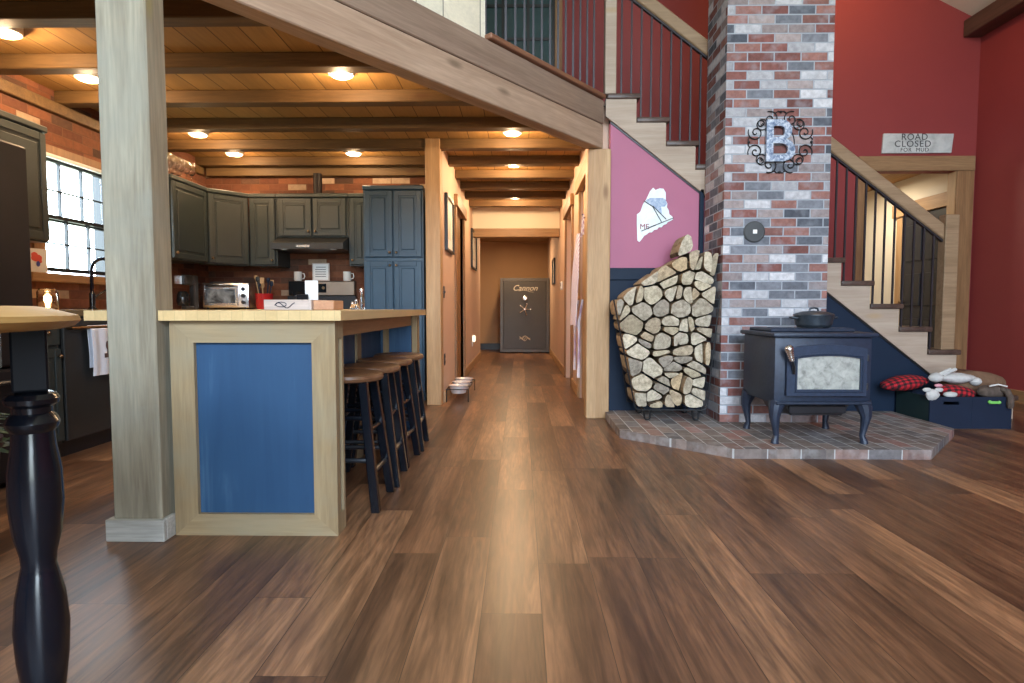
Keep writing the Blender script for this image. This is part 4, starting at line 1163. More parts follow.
cabinet('wall_cabinet', 'wide short two-door wall cabinet above the range hood', 'cabinet', T((-2.492, YU, 1.65)), .735, .33, 2.08 - 1.65, [(.02, .36, .01, .395, 'rb'), (.375, .715, .01, .395, 'lb')], group='grey green kitchen wall cabinets')
cabinet('wall_cabinet', 'narrow wall cabinet squeezed between range hood and blue pantry', 'cabinet', T((-1.754, YU, ZU)), .222, .33, HU, [(.012, .21, .01, HU - .035, 'lb')], group='grey green kitchen wall cabinets')
# diagonal corner cabinet
c0 = Vector((-3.06, 5.762, ZU)); c1 = Vector((-2.784, 6.078, ZU)); dv = (c1 - c0)
Mx = T(c0) @ Matrix.Rotation(math.atan2(dv.y, dv.x), 4, 'Z')
cabinet('wall_cabinet', 'diagonal corner wall cabinet above the toaster oven', 'cabinet', Mx, dv.length, .2, HU, [(.015, dv.length - .015, .01, HU - .035, 'lb')], group='grey green kitchen wall cabinets')
Ml = lambda y, z: T((-3.06, y, z)) @ Matrix.Rotation(PI / 2, 4, 'Z')
cabinet('wall_cabinet', 'wall cabinet on the window side with wine glasses standing on top', 'cabinet', Ml(5.16, ZU), .60, .33, HU, [(.015, .58, .01, HU - .035, 'lb')], group='grey green kitchen wall cabinets')
cabinet('wall_cabinet', 'dark wall cabinet between the black fridge and the kitchen window', 'cabinet', Ml(3.28, 1.345), .535, .33, .725, [(.012, .523, .01, .69, 'lb')], group='grey green kitchen wall cabinets')
PW = .588
cabinet('pantry_cabinet', 'tall blue four-door pantry cabinet at the right end of the kitchen', 'cabinet', T((-1.53, 5.80, 0)), PW, .605, 2.10,
        [(.015, PW / 2 - .004, 1.42, 2.065, 'rb'), (PW / 2 + .004, PW - .015, 1.42, 2.065, 'lb'), (.015, PW / 2 - .004, .12, 1.385, 'rt'), (PW / 2 + .004, PW - .015, .12, 1.385, 'lt')], mat='pantry', toe=.1)
# base cabinets
def base(label, Mx, w_, nd):
    ds = []; dw = w_ / nd
    for q in range(nd): ds.append((q * dw + .008, (q + 1) * dw - .008, .12, .68, 'lt' if q % 2 else 'rt'))
    dr_ = [(q * dw + .008, (q + 1) * dw - .008, .70, .855) for q in range(nd)]
    return cabinet('base_cabinet', label, 'cabinet', Mx, w_, .6, .872, ds, crown=False, group='kitchen base cabinets', drawers=dr_, toe=.1)
base('base cabinet under the toaster oven against the back wall', T((-2.775, 5.80, 0)), .278, 1)
base('slim base cabinet between the range and the blue pantry', T((-1.755, 5.80, 0)), .222, 1)
Mb = lambda y: T((-2.785, y, 0)) @ Matrix.Rotation(PI / 2, 4, 'Z')
base('two-door base cabinet under the kitchen window and sink', Mb(4.13), .90, 2)
base('corner base cabinet on the window wall below the coffee maker', Mb(5.04), .70, 1)
base('small base cabinet between fridge and dishwasher', Mb(3.28), .235, 1)
t = thing('dishwasher', 'black dishwasher with bar handle and towel under the kitchen window counter', 'dishwasher', (-3.0, 3.82, 0))
obj('body', G().box(-3.35, -2.785, 3.525, 4.12, .1, .868).box(-3.35, -2.84, 3.525, 4.12, 0, .1), 'black', t)
obj('door', G().box(-2.785, -2.762, 3.53, 4.115, .11, .862, .004), 'appliance', t)
obj('handle', G().tube([(-2.762, 3.56, .80), (-2.725, 3.56, .80), (-2.725, 3.575, .80), (-2.725, 4.07, .80), (-2.725, 4.085, .80), (-2.762, 4.085, .80)], .010, 8), 'bronze', t)
t = thing('dish_towel', 'white dish towel with brown print hanging on the dishwasher handle', 'towel', (-2.72, 3.80, .65))
def tw(u, v):
    y = 3.70 + .20 * u + .006 * math.sin(9 * v); a = v * 2.4
    if v < .5: x, z = -2.712 + .004 * math.sin(14 * u), .81 - .32 * (1 - v / .5) + 0
    else: x, z = -2.738 - .003 * math.sin(11 * u), .81 - .26 * ((v - .5) / .5)
    if v <= .5: z = .49 + (.8125 - .49) * (v / .5)
    else: z = .8125 - .27 * ((v - .5) / .5)
    return (x, y, z)
obj('cloth', G().grid(tw, 12, 24, 0, .003), 'towel', t)
g = G().ball((-2.7065, 3.83, .68), (.002, .018, .03), 2).box(-2.708, -2.7055, 3.80, 3.87, .60, .628).box(-2.708, -2.7055, 3.825, 3.832, .62, .70)
obj('printed_motif', g, 'towelink', t)
o = obj('kitchen_countertop', G().prism([(-3.388, 3.28), (-2.75, 3.28), (-2.75, 5.77), (-2.496, 5.77), (-2.496, 6.408), (-3.388, 6.408)], 'Z', .8725, .912), 'butcher')
tag(o, 'wooden L-shaped kitchen countertop under the window and toaster oven', 'countertop')
o = obj('kitchen_countertop', G().box(-1.757, -1.534, 5.77, 6.405, .8725, .912), 'butcher')
tag(o, 'short piece of countertop between the range and the pantry', 'countertop')

t = thing('refrigerator', 'tall black refrigerator at the left edge by the round table', 'refrigerator', (-3.0, 2.8, 0))
obj('body', G().box(-3.38, -2.70, 2.32, 3.155, .02, 1.775, .008), 'fridge', t)
d = obj('door', G().box(-2.698, -2.62, 2.32, 2.778, .62, 1.775, .012), 'fridge', t)
obj('handle', G().tube([(-2.62, 2.74, .75), (-2.575, 2.74, .78), (-2.575, 2.74, 1.60), (-2.62, 2.74, 1.63)], .012), 'black', d)
d = obj('door', G().box(-2.698, -2.62, 2.787, 3.155, .62, 1.775, .012), 'fridge', t)
obj('handle', G().tube([(-2.62, 2.83, .75), (-2.575, 2.83, .78), (-2.575, 2.83, 1.60), (-2.62, 2.83, 1.63)], .012), 'black', d)
d = obj('freezer_drawer', G().box(-2.698, -2.62, 2.32, 3.155, .03, .61, .012), 'fridge', t)
obj('handle', G().tube([(-2.62, 2.42, .55), (-2.575, 2.44, .55), (-2.575, 3.12, .55), (-2.62, 3.14, .55)], .012), 'black', d)

# range, hood and flue
t = thing('kitchen_range', 'black and steel kitchen range with raised control panel', 'range', (-2.125, 6.1, 0))
rx0, rx1 = -2.492, -1.76
obj('body', G().box(rx0, rx1, 5.82, 6.38, .02, .905, .004), 'appliance', t)
d = obj('oven_door', G().box(rx0 + .01, rx1 - .01, 5.785, 5.82, .2, .78, .006), 'range_steel', t)
obj('oven_window', G().box(rx0 + .12, rx1 - .12, 5.780, 5.785, .32, .62), 'darkglass', d)
obj('handle', G().tube([(rx0 + .06, 5.785, .73), (rx0 + .06, 5.74, .73), (rx1 - .06, 5.74, .73), (rx1 - .06, 5.785, .73)], .011), 'steel', d)
obj('cooktop', G().box(rx0, rx1, 5.80, 6.30, .905, .918, .003), 'darkglass', t)
obj('control_panel', G().box(rx0 + .012, rx1 - .004, 6.30, 6.37, 1.055, 1.215, .010), 'range_steel', t)
obj('panel_back', G().box(rx0, rx1, 6.31, 6.38, .918, 1.055), 'black', t)
obj('dark_panel', G().box(rx0 + .02, -2.245, 6.296, 6.30, 1.06, 1.21, .001), 'darkglass', t)
obj('control_display', G().box(-2.235, -2.07, 6.296, 6.30, 1.09, 1.185, .001), 'darkglass', t)
obj('clock_button', G().lathe([(0, 0), (.016, 0), (.016, .006), (0, .006)], (-2.10, 6.296, 1.14), 'Y', 16), 'bronze', t)
for x_ in (-2.44, -2.36, -1.93, -1.84): obj('burner_knob', G().lathe([(0, 0), (.02, 0), (.017, .02), (0, .02)], (x_, 5.82, .85), 'Y', 16), 'steel', t)
t = thing('range_hood', 'dark slanted range hood with thin filter strip under the cabinets', 'range hood', (-2.13, 6.1, 1.53))
obj('hood_shell', G().prism([(6.405, 1.648), (6.09, 1.648), (5.90, 1.575), (5.90, 1.515), (6.405, 1.515)], 'X', -2.49, -1.765), 'appliance', t)
obj('switch_plate', G().box(-2.235, -2.10, 5.896, 5.90, 1.53, 1.555), 'steel', t)
obj('light_strip', G().box(-2.40, -2.34, 5.92, 5.98, 1.510, 1.515).box(-1.90, -1.85, 5.92, 5.98, 1.510, 1.515), 'white', t)
o = obj('flue_duct', G().lathe([(0, 2.095), (.062, 2.095), (.062, 2.10), (.045, 2.11), (.045, 2.33), (0, 2.33)], (-2.125, 6.25, 0)), 'fridge', origin=(-2.125, 6.25, 2.095))
tag(o, 'black round exhaust duct rising above the hood cabinet', 'duct')

# counter items
def mug(x, y, z, lab):
    t = thing('mug', lab, 'mug', (x, y, z), 'mugs on the range panel')
    obj('cup', G().lathe([(0, 0), (.036, 0), (.041, .008), (.042, .098), (.038, .098), (.036, .012), (0, .01)], (x, y, z), seg=24), 'ceramic', t)
    obj('handle', G().tube([(x + .040, y, z + .08), (x + .065, y, z + .078), (x + .072, y, z + .05), (x + .062, y, z + .025), (x + .040, y, z + .022)], .006, 8), 'ceramic', t)
mug(-2.385, 6.336, 1.2155, 'white mug with handle standing left of the lettered card on the range')
mug(-1.855, 6.336, 1.2155, 'white mug with handle at the pantry end of the range panel')
t = thing('lettered_plaque', 'small white framed plaque with faint lettering on the range panel', 'plaque', (-2.14, 6.34, 1.216))
obj('frame', G().box(-2.235, -2.048, 6.345, 6.36, 1.2155, 1.408, .003), 'traywood', t)
o = obj('card', G().box(-2.222, -2.061, 6.342, 6.345, 1.228, 1.396), 'paper', t)
g = G()
for z in (1.26, 1.285, 1.31, 1.335, 1.36): g.box(-2.20 + (.01 if z == 1.36 else 0), -2.085, 6.3412, 6.342, z, z + .006)
obj('text_line', g, 'ink', o)
t = thing('utensil_crock', 'red ceramic crock full of cooking utensils on the counter', 'crock', (-2.55, 5.98, .912))
obj('crock', G().lathe([(0, 0), (.070, 0), (.078, .02), (.086, .15), (.090, .158), (.082, .158), (.074, .02), (0, .015)], (-2.60, 5.98, .9125)), 'crockred', t)
rnd = random.Random(3)
for q in range(9):
    a = q * 2 * PI / 9; r0 = .03; x0 = -2.60 + r0 * math.cos(a); y0 = 5.98 + r0 * math.sin(a); ln = rnd.uniform(.20, .27)
    x1, y1, z1 = -2.60 + (.06 + .03 * rnd.random()) * math.cos(a), 5.98 + .07 * math.sin(a), .935 + ln
    g = G().tube([(x0, y0, .935), (x1, y1, z1)], .005, 6)
    if q % 3 == 0: g.ball((x1, y1, z1 + .02), (.022, .008, .032), 2)
    elif q % 3 == 1: g.box(x1 - .022, x1 + .022, y1 - .004, y1 + .004, z1 - .01, z1 + .05, .003)
    else: g.lathe([(.004, 0), (.018, .03), (.015, .05), (0, .055)], (x1, y1, z1 - .005), seg=10)
    obj('utensil', g, 'woodtool' if q % 2 else ('boxnavy' if q % 4 == 0 else 'black'), t)
t = thing('toaster_oven', 'silver toaster oven with glass door and three knobs on the counter', 'toaster oven', (-2.93, 5.9, .912))
tx0, tx1, ty, tz0, tz1 = -3.155, -2.715, 5.86, .9125, 1.175
Mt = T((-2.935, 5.86, 0)) @ Matrix.Rotation(R(8), 4, 'Z') @ T((2.935, -5.86, 0))
obj('case', G(Mt).box(tx0, tx1, ty, ty + .28, tz0 + .015, tz1, .010, seg=2), 'steel', t)
d = obj('door', G(Mt).box(tx0 + .02, tx1 - .10, ty - .012, ty, tz0 + .035, tz1 - .025, .003), 'steel', t)
obj('glass', G(Mt).box(tx0 + .045, tx1 - .125, ty - .015, ty - .012, tz0 + .06, tz1 - .065), 'ovenglass', d)
obj('door_handle', G(Mt).tube([(tx0 + .05, ty - .01, tz1 - .035), (tx0 + .05, ty - .035, tz1 - .03), (tx1 - .13, ty - .035, tz1 - .03), (tx1 - .13, ty - .01, tz1 - .035)], .008), 'black', d)
obj('top_rack', G(Mt).box(tx0 + .06, tx1 - .11, ty + .04, ty + .2, tz1, tz1 + .014, .003), 'black', t)
for q in range(3): obj('knob', G(Mt).lathe([(0, 0), (.021, 0), (.018, .022), (0, .022)], (tx1 - .05, ty, tz0 + .07 + q * .065), 'Y', 16), 'black', t)
for x_ in (tx0 + .04, tx1 - .04):
    for y_ in (ty + .03, ty + .25): obj('foot', G(Mt).lathe([(0, 0), (.012, 0), (.012, .016), (0, .016)], (x_, y_, tz0), seg=10), 'black', t)
t = thing('coffee_maker', 'black coffee maker with steel front in the counter corner', 'coffee maker', (-3.17, 5.55, .912))
g = G().box(-3.155, -3.105, 5.60, 5.68, .9125, 1.235, .008).box(-3.155, -3.105, 5.46, 5.60, .9125, .945, .006).box(-3.155, -3.105, 5.46, 5.60, 1.14, 1.235, .01)
obj('housing', g, 'appliance', t)
obj('steel_front', G().box(-3.21, -3.14, 5.456, 5.46, 1.15, 1.225), 'steel', t)
obj('carafe', G().lathe([(0, 0), (.045, 0), (.058, .04), (.050, .10), (.036, .135), (0, .135)], (-3.175, 5.53, .946), seg=20).tube([(-3.13, 5.50, 1.06), (-3.09, 5.48, 1.05), (-3.095, 5.48, .98), (-3.125, 5.50, .97)], .007), 'darkglass', t)
t = thing('sink_faucet', 'black gooseneck kitchen faucet in front of the window', 'faucet', (-3.2, 4.41, .912))
P = [(-3.22, 4.41, .9125), (-3.22, 4.41, 1.20)]
for q in range(9): a = PI - q * PI / 8; P.append((-3.14 + .08 * math.cos(a), 4.41 + .03 * q / 8, 1.21 + .085 * math.sin(a)))
P.append((-3.06, 4.445, 1.13))
obj('spout', G().tube(P, .013, 10).lathe([(0, 0), (.028, 0), (.028, .012), (.02, .02), (.02, .12), (.013, .13), (0, .13)], (-3.22, 4.41, .9125), seg=18), 'gloss_black', t)
obj('lever', G().tube([(-3.22, 4.425, 1.0), (-3.22, 4.47, 1.02), (-3.20, 4.53, 1.06)], .007), 'gloss_black', t)
t = thing('lantern_jar', 'glowing glass jar lamp on the counter below the flower card', 'lamp', (-3.1, 3.83, .912))
obj('jar', G().lathe([(0, .0), (.055, .0), (.058, .01), (.058, .115), (.045, .135), (.045, .14), (.042, .14), (.042, .133), (.054, .113), (.054, .012), (0, .008)], (-3.1, 3.84, .9125)), 'amber', t)
obj('bulb', G().lathe([(0, .0), (.011, .0), (.011, .03), (.022, .055), (.020, .085), (0, .105)], (-3.1, 3.84, .922), seg=14), 'jarglow', t)
t = thing('flower_card', 'white card with a red flower leaning on the window sill', 'card', (-3.3, 4.06, 1.17))
Mc = T((-3.355, 4.075, 1.1705)) @ Matrix.Rotation(R(62), 4, 'Z')
obj('card', G(Mc).box(-.062, .062, 0, .003, 0, .165), 'paper', t)
obj('printed_flower', G(Mc).ball((0, -.001, .10), (.034, .002, .026), 2).ball((-.012, -.001, .122), (.02, .002, .018), 2).ball((.02, -.001, .078), (.012, .002, .014), 2), 'flower', t)
obj('printed_stem', G(Mc).ball((.008, -.002, .06), (.012, .002, .02), 2), 'flowerblue', t)
# wine glasses above the window-side cabinet
wg = thing('wine_glass', 'wine glass on top of the window-side cabinet', 'wine glass', (0, 0, 0), 'wine glasses on top of the cabinet')
obj('bowl', G().lathe([(.004, .082), (.02, .09), (.036, .115), (.040, .145), (.033, .195), (.031, .195), (.038, .145), (.034, .117), (.018, .094), (0, .088)], seg=16), 'glass', wg)
obj('stem', G().lathe([(.034, 0), (.034, .003), (.008, .008), (.004, .02), (.004, .08), (.006, .084)], seg=16), 'glass', wg)
spots = [(x_, 5.20 + .088 * q) for q in range(6) for x_ in (-3.12, -3.25)]
zt_ = ZU + HU + .0125
for q, (x_, y_) in enumerate(spots):
    o = wg if q == 0 else dup(wg, (0, 0, 0))
    o.location = (x_, y_, zt_)
    rw = 'front' if x_ > -3.2 else 'back'
    o['label'] = f'{rw}-row wine glass on the window-side cabinet, {ORD[q // 2]} from the grey post'

# ------------------------------------------------------------------ round table corner
t = thing('round_table', 'counter-height round table with yellow wood top and black turned legs', 'table', (-1.33, .954, 0))
tcx, tcy, tr = -1.372, .954, .525
obj('table_top', G().lathe([(0, .879), (tr - .03, .879), (tr - .012, .884), (tr, .896), (tr - .004, .906), (tr - .03, .914), (tr - .06, .922), (tr - .08, .925), (0, .925)], (tcx, tcy, 0), seg=72), 'table_top', t)
obj('apron_ring', G().lathe([(.36, .80), (.39, .80), (.39, .879), (.36, .879)], (tcx, tcy, 0), seg=40), 'gloss_black', t)
prof = [(0, .0), (.030, .0), (.034, .05), (.030, .10), (.036, .13), (.032, .15), (.045, .18), (.054, .24), (.058, .30), (.052, .36), (.040, .405), (.036, .42), (.038, .44), (.050, .48), (.057, .54), (.055, .60), (.046, .645), (.044, .662), (.053, .672), (.056, .682), (.050, .694), (.041, .702), (.042, .714), (.055, .722), (.057, .732), (.050, .742), (.030, .748), (0, .748)]
prof = [(0, 0), (.028, 0), (.031, .015), (.027, .03)] + [(r_ * .85, .745 - (.745 - z_) * 1.13 if z_ < .66 else z_) for r_, z_ in prof if z_ > .12]
for q, a in enumerate((0, 120, 240)):
    lx, ly = tcx + (tr - .09) * math.cos(R(a + 36.5)), tcy + (tr - .09) * math.sin(R(a + 36.5))
    l = obj('leg', G().lathe(prof, (lx, ly, .0005), seg=32), 'gloss_black', t)
    Ms = T((lx, ly, 0)) @ Matrix.Rotation(R(38 + a), 4, 'Z')
    obj('leg_block', G(Ms).box(-.030, .030, -.030, .030, .7485, .879, .004), 'matte', l)
t = thing('charger_plate', 'blue round plate with dark gold rim standing on the round table', 'plate', (-1.19, 1.26, .925))
Mp = T((-1.250, 1.24, 1.03)) @ Matrix.Rotation(R(35), 4, 'Z') @ Matrix.Rotation(R(-8), 4, 'X')
obj('dish', G(Mp).lathe([(0, 0), (.085, .0), (.097, .012), (0, .012)], (0, 0, 0), 'Y', 40), 'plateblue', t)
obj('rim', G(Mp).tube([(.100 * math.cos(q * PI / 24), -.006, .100 * math.sin(q * PI / 24)) for q in range(48)], .007, 8, closed=True), 'brass', t)
obj('easel', G().box(-1.32, -1.18, 1.22, 1.30, .9255, .933, .002).box(-1.265, -1.245, 1.265, 1.28, .93, 1.0), 'black', t)
t = thing('potted_plant', 'leafy dark green plant in a maroon pot behind the table leg', 'plant', (-1.93, 1.95, 0))
obj('pot', G().lathe([(0, 0), (.10, 0), (.135, .42), (.145, .44), (.145, .47), (.13, .47), (.125, .43), (0, .42)], (-1.94, 1.95, .001)), 'potred', t)
rnd = random.Random(5)
g = G()
for q in range(70):
    a = rnd.uniform(0, 2 * PI); e = rnd.uniform(.1, 1.2); L = rnd.uniform(.10, .22)
    b = Vector((-1.94 + .08 * math.cos(a) * rnd.random(), 1.95 + .08 * math.sin(a) * rnd.random(), .42))
    m_ = b + Vector((math.cos(a) * math.cos(e), math.sin(a) * math.cos(e), math.sin(e))) * L * .7
    tp = m_ + Vector((math.cos(a), math.sin(a), -.25)) * L * .45
    sd = Vector((-math.sin(a), math.cos(a), .2)).normalized() * .016
    tb = bmesh.new()
    v = [tb.verts.new(p) for p in (b, m_ - sd, tp, m_ + sd)]; tb.faces.new((v[0], v[1], v[3])); tb.faces.new((v[1], v[2], v[3]))
    bmesh.ops.solidify(tb, geom=list(tb.faces), thickness=.001)
    g._merge(tb, 0)
obj('foliage', g, 'leaf', t)

# ------------------------------------------------------------------ hallway things
t = thing('gun_safe', 'charcoal upright safe with script lettering and spoked handle at the hall end', 'safe', (.11, 12.4, 0))
sx0_, sx1_, sy = -.41, .605, 12.13
obj('safe_body', G().box(sx0_, sx1_, sy + .03, sy + .75, .02, 1.545, .012), 'safe', t)
obj('safe_door', G().box(sx0_ + .07, sx1_ - .07, sy + .008, sy + .03, .09, 1.47, .006), 'safe', t)
g = G().box(sx0_ + .0, sx0_ + .065, sy + .012, sy + .032, .02, 1.545, .004).box(sx1_ - .065, sx1_, sy + .012, sy + .032, .02, 1.545, .004).box(sx0_ + .065, sx1_ - .065, sy + .012, sy + .032, 1.475, 1.545, .004).box(sx0_ + .065, sx1_ - .065, sy + .012, sy + .032, .02, .085, .004)
obj('door_surround', g, 'safe_trim', t)
cx_ = .10
g = G().text('Cannon', .16, T((cx_, sy + .007, 1.335)) @ FACE_MY, .002, shear=.35, bold=.0)
g.tube([(cx_ - .2, sy + .006, 1.36), (cx_ - .17, sy + .006, 1.395), (cx_ - .12, sy + .006, 1.40)], .004, 6)
g.tube([(cx_ - .12 + .3 * q / 10, sy + .006, 1.275 + .02 * math.sin(q * .5)) for q in range(11)], .0035, 6)
obj('script_lettering', g, 'gold', t)
g = G()
for q in range(3):
    g.tube([(cx_ - .11 + .22 * f / 12, sy + .006, .285 + .02 * q + .035 * math.sin(f * .8 + q * 1.3)) for f in range(13)], .0055, 6)
g.tube([(cx_ + .05 * math.cos(f * .45), sy + .006, .31 + .045 * math.sin(f * .45)) for f in range(12)], .006, 6)
obj('emblem', g, 'gold', t)
obj('dial', G().lathe([(0, 0), (.048, 0), (.048, .02), (.032, .03), (.028, .05), (0, .05)], (cx_, sy + .008, 1.13), 'Y', 24), 'steel', t)
g = G().lathe([(0, 0), (.03, 0), (.022, .05), (0, .055)], (cx_, sy + .008, .905), 'Y', 20)
for q in range(5):
    a = R(90 + 72 * q - 20); g.tube([(cx_, sy - .035, .905), (cx_ + .105 * math.cos(a), sy - .045, .905 + .105 * math.sin(a))], .008, 8); g.ball((cx_ + .115 * math.cos(a), sy - .046, .905 + .115 * math.sin(a)), .019, 2)
obj('spoked_handle', g, 'steel', t)

def picture(y0, y1, z0, z1, side, label):
    x = HX if side < 0 else RX; s_ = 1 if side < 0 else -1
    t = thing('framed_picture', label, 'picture', (x, (y0 + y1) / 2, (z0 + z1) / 2), 'framed pictures in the hallway')
    def bx_(g, a, b, c, d_, e, f, bev=0):
        lo, hi = sorted((x + s_ * a, x + s_ * b)); g.box(lo, hi, c, d_, e, f, bev); return g
    f_ = .025; g = G()
    bx_(g, .002, .032, y0, y0 + f_, z0, z1, .002); bx_(g, .002, .032, y1 - f_, y1, z0, z1, .002); bx_(g, .002, .032, y0 + f_, y1 - f_, z0, z0 + f_, .002); bx_(g, .002, .032, y0 + f_, y1 - f_, z1 - f_, z1, .002)
    obj('frame', g, 'black', t)
    m_ = obj('mat_board', bx_(G(), .002, .012, y0 + f_, y1 - f_, z0 + f_, z1 - f_), 'paper', t)
    q = .35; yy, zz = (y1 - y0) * .26, (z1 - z0) * .24
    obj('print', bx_(G(), .012, .0135, y0 + yy, y1 - yy, z0 + zz, z1 - zz), 'photo', m_)
picture(5.86, 6.46, 1.50, 2.06, -1, 'black framed picture on the left hall wall, nearest the kitchen post')
picture(8.95, 9.85, 1.54, 2.13, -1, 'black framed picture on the left hall wall beyond the doorway')
picture(10.3, 10.9, 1.35, 1.80, 1, 'small framed picture on the right hall wall near the safe')
def plate(name, y, z, label, cat, black=True, w_=.075, h_=.115, group=None):
    t = thing(name, label, cat, (HX, y, z), group)
    obj('cover_plate', G().box(HX + .0005, HX + .007, y - w_ / 2, y + w_ / 2, z - h_ / 2, z + h_ / 2, .002), 'black' if black else 'white', t)
    return t
t = plate('light_switch', 5.775, 1.08, 'dark light switch on the hall wall beside the kitchen post', 'switch')
obj('toggle', G().box(HX + .007, HX + .016, 5.769, 5.781, 1.07, 1.09), 'black', t)
t = plate('wall_outlet', 5.79, .42, 'dark outlet low on the hall wall above the pet bowls', 'outlet')
obj('socket', G().box(HX + .007, HX + .009, 5.772, 5.808, .435, .46).box(HX + .007, HX + .009, 5.772, 5.808, .38, .405), 'gloss_black', t)
t = plate('night_light', 9.2, .42, 'white plug-in night light low on the left hall wall past the doorway', 'night light', False, .12, .18)
obj('lamp_body', G().box(HX + .007, HX + .05, 9.16, 9.24, .40, .50, .012), 'lens', t)
t = thing('thermostat', 'small white thermostat on the right hall wall beyond the second door', 'thermostat', (RX, 8.6, 1.25))
obj('housing', G().box(RX - .028, RX - .0005, 8.54, 8.68, 1.19, 1.31, .006), 'white', t)
obj('display', G().box(RX - .030, RX - .028, 8.57, 8.65, 1.24, 1.29), 'darkglass', t)

t = thing('pet_feeder', 'long low black wire stand holding three steel pet bowls against the hall wall', 'pet feeder', (-.615, 6.16, 0))
fx0, fx1, fy0, fy1, fz = -.722, -.508, 5.75, 6.58, .125
g = G()
g.tube([(fx0, fy0, fz), (fx1, fy0, fz), (fx1, fy1, fz), (fx0, fy1, fz)], .005, 6, closed=True)
for y_ in (6.02, 6.31): g.tube([(fx0, y_, fz), (fx1, y_, fz)], .005, 6)
obj('wire_frame', g, 'iron', t)
for x_ in (fx0, fx1):
    for y_ in (fy0, fy1): obj('leg', G().tube([(x_, y_, fz), (x_, y_, .005)], .005, 6).ball((x_, y_, .007), .0065, 1), 'iron', t)
for y_ in (5.875, 6.165, 6.455):
    obj('bowl', G().lathe([(0, -.055), (.072, -.055), (.092, .016), (.100, .020), (.102, .023), (.096, .024), (.088, .014), (.068, -.01), (0, -.01)], (-.615, y_, fz + .006), seg=28), 'bowl_steel', t)

t = thing('striped_apron', 'white and purple striped apron with long ties hanging on the pine door', 'apron', (.57, 5.5, 1.7))
def ap(u, v):   # v from top (0) to hem (1)
    wdt = .10 + .20 * min(1, v * 2.2) + .06 * v
    y = 5.52 + (u - .5) * 2 * wdt; x = .545 - .04 * v - .016 * math.sin(u * 13 + v * 2) - .018 * math.sin(v * PI) * (1 - abs(2 * u - 1)) - .01 * math.sin(u * 5)
    return (x, y, 1.60 - .82 * v - .03 * abs(2 * u - 1) * v)
obj('cloth', G().grid(ap, 30, 16, 0, .004), 'apron', t)
obj('neck_strap', G().tube([(.575, 5.42, 1.59), (.58, 5.46, 1.72), (.583, 5.50, 1.785), (.58, 5.54, 1.72), (.575, 5.58, 1.59)], .009, 6), 'apron', t)
for y_, z_ in ((5.28, .30), (5.66, .33)):
    obj('tie', G().tube([(.56, y_ + .02, 1.0), (.525, y_, .80), (.53, y_ + .015, .55), (.525, y_, z_)], [.010, .013, .013, .016], 6), 'apron', t)
t = thing('coat_hook', 'small black hook on the pine door holding the striped apron', 'hook', (.63, 5.5, 1.78))
obj('hook', G().box(.626, .6345, 5.485, 5.515, 1.74, 1.83, .002).tube([(.628, 5.5, 1.76), (.60, 5.5, 1.755), (.578, 5.5, 1.763), (.572, 5.5, 1.79)], .006, 6), 'iron', t)

# ------------------------------------------------------------------ recessed lights
WARM = (1.0, .68, .38)
rl_ = thing('recessed_light', 'recessed light in the board ceiling directly above the kitchen island', 'ceiling light', (0, 0, 0), 'recessed ceiling lights')
obj('trim_ring', G().lathe([(.066, -.050), (.078, -.050), (.083, -.044), (.083, 0), (.066, 0)], seg=28), 'white', rl_)
obj('diffuser', G().lathe([(0, -.060), (.058, -.060), (.066, -.054), (.066, -.040), (0, -.040)], seg=28), 'lightglow', rl_)
lights = [(-1.176, 3.95, 'recessed light in the board ceiling directly above the kitchen island', 24),
          (-2.87, 3.336, 'largest recessed light at the left edge, over the fridge side', 20), (-2.88, 3.99, 'recessed light just left of the grey post, over the window', 20),
          (-2.84, 5.26, 'recessed light right of the grey post, over the corner counter', 18), (-2.84, 5.92, 'small recessed light near the brick back wall, left of the duct', 13),
          (-1.65, 5.92, 'small recessed light near the brick back wall, above the range', 13), (-.07, 5.26, 'recessed light at the mouth of the hallway below the diagonal beam', 22),
          (-.07, 6.405, 'recessed light between joists in the middle of the hallway', 42), (-.07, 8.27, 'recessed light between joists at the far end of the hallway', 42)]
for i, (x_, y_, lab, pw) in enumerate(lights):
    o = rl_ if i == 0 else dup(rl_, (0, 0, 0))
    o.location = (x_, y_, ZC); o['label'] = lab
    la = D.lights.new('lamp', 'POINT'); la.shadow_soft_size = .03; la.energy = pw * 1.0; la.color = WARM
    lo = D.objects.new('lamp', la); COL.objects.link(lo); lo.location = (x_, y_, ZC - .095)
o = dup(rl_, (4.25, 7.7, 2.55), 0, 'recessed light in the passage ceiling beyond the far doorway')
la = D.lights.new('lamp', 'AREA'); la.shape = 'DISK'; la.size = .14; la.energy = 20; la.color = (1, .84, .62)
lo = D.objects.new('lamp', la); COL.objects.link(lo); lo.location = (4.25, 7.7, 2.484)
o = dup(rl_, (-.2, 11.6, 2.40), 0, 'recessed light in the alcove ceiling over the safe')
la = D.lights.new('lamp', 'AREA'); la.shape = 'DISK'; la.size = .14; la.energy = 34; la.color = WARM
lo = D.objects.new('lamp', la); COL.objects.link(lo); lo.location = (-.2, 11.6, 2.335)

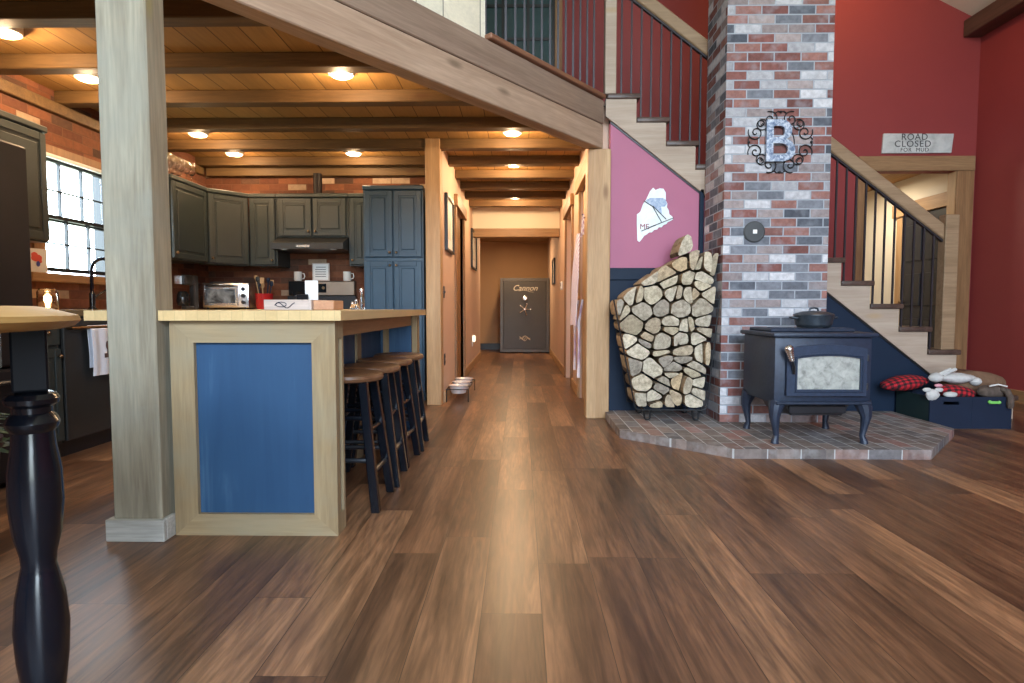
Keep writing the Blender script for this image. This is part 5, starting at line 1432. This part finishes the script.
t = thing('pendant_lamp', 'warm pendant lamp hanging from the roof above the stairwell', 'lamp', (3.1, 5.55, 4.45))
obj('shade', G().lathe([(.03, .16), (.16, .0), (.155, .0), (.025, .155)], (3.1, 5.55, 4.40)), 'iron', t)
obj('bulb', G().ball((3.1, 5.55, 4.42), .045, 2), 'lightglow', t)
obj('cord', G().tube([(3.1, 5.55, 4.55), (3.1, 5.55, roofz(3.1) - .002)], .006, 6), 'black', t)
la = D.lights.new('lamp', 'POINT'); la.energy = 32; la.color = (1, .55, .2); la.shadow_soft_size = .05
lo = D.objects.new('lamp', la); COL.objects.link(lo); lo.location = (3.1, 5.55, 4.33)

# ------------------------------------------------------------------ daylight
wd = D.worlds.new('sky'); SC.world = wd; wd.use_nodes = True
nt = wd.node_tree; bg = nt.nodes['Background']
tc = nt.nodes.new('ShaderNodeTexCoord'); sp = nt.nodes.new('ShaderNodeSeparateXYZ'); link(nt, tc.outputs['Generated'], sp.inputs[0])
c = ramp(nt, M(nt, 'ADD', M(nt, 'MULTIPLY', sp.outputs[2], .5), .5), [(0, (.20, .22, .16)), (.47, (.30, .35, .30)), (.53, (.74, .87, 1.0)), (1, (.50, .70, 1.0))])
link(nt, c, bg.inputs[0]); bg.inputs[1].default_value = 23.0
def portal(name, loc, rot, sx_, sy_):
    la = D.lights.new(name, 'AREA'); la.shape = 'RECTANGLE'; la.size = sx_; la.size_y = sy_; la.cycles.is_portal = True
    lo = D.objects.new(name, la); COL.objects.link(lo); lo.location = loc; lo.rotation_euler = rot
for a, b in ops:
    if a > 0: portal('window_portal', ((a + b) / 2, -3.48, 1.235), (PI / 2, 0, 0), b - a, 2.23)
    top_ = 5.0 if -1.3 < (a + b) / 2 < 2.5 else 3.9
    portal('window_portal', ((a + b) / 2, -3.48, (2.6 + top_) / 2), (PI / 2, 0, 0), b - a, top_ - 2.6)
portal('window_portal', (WL - .02, 4.47, 1.575), (0, -PI / 2, 0), .8, .74)

SC.view_settings.view_transform = 'Standard'; SC.view_settings.look = 'None'
SC.view_settings.gamma = 1; SC.view_settings.use_curve_mapping = False
SC.view_settings.exposure = 0.12
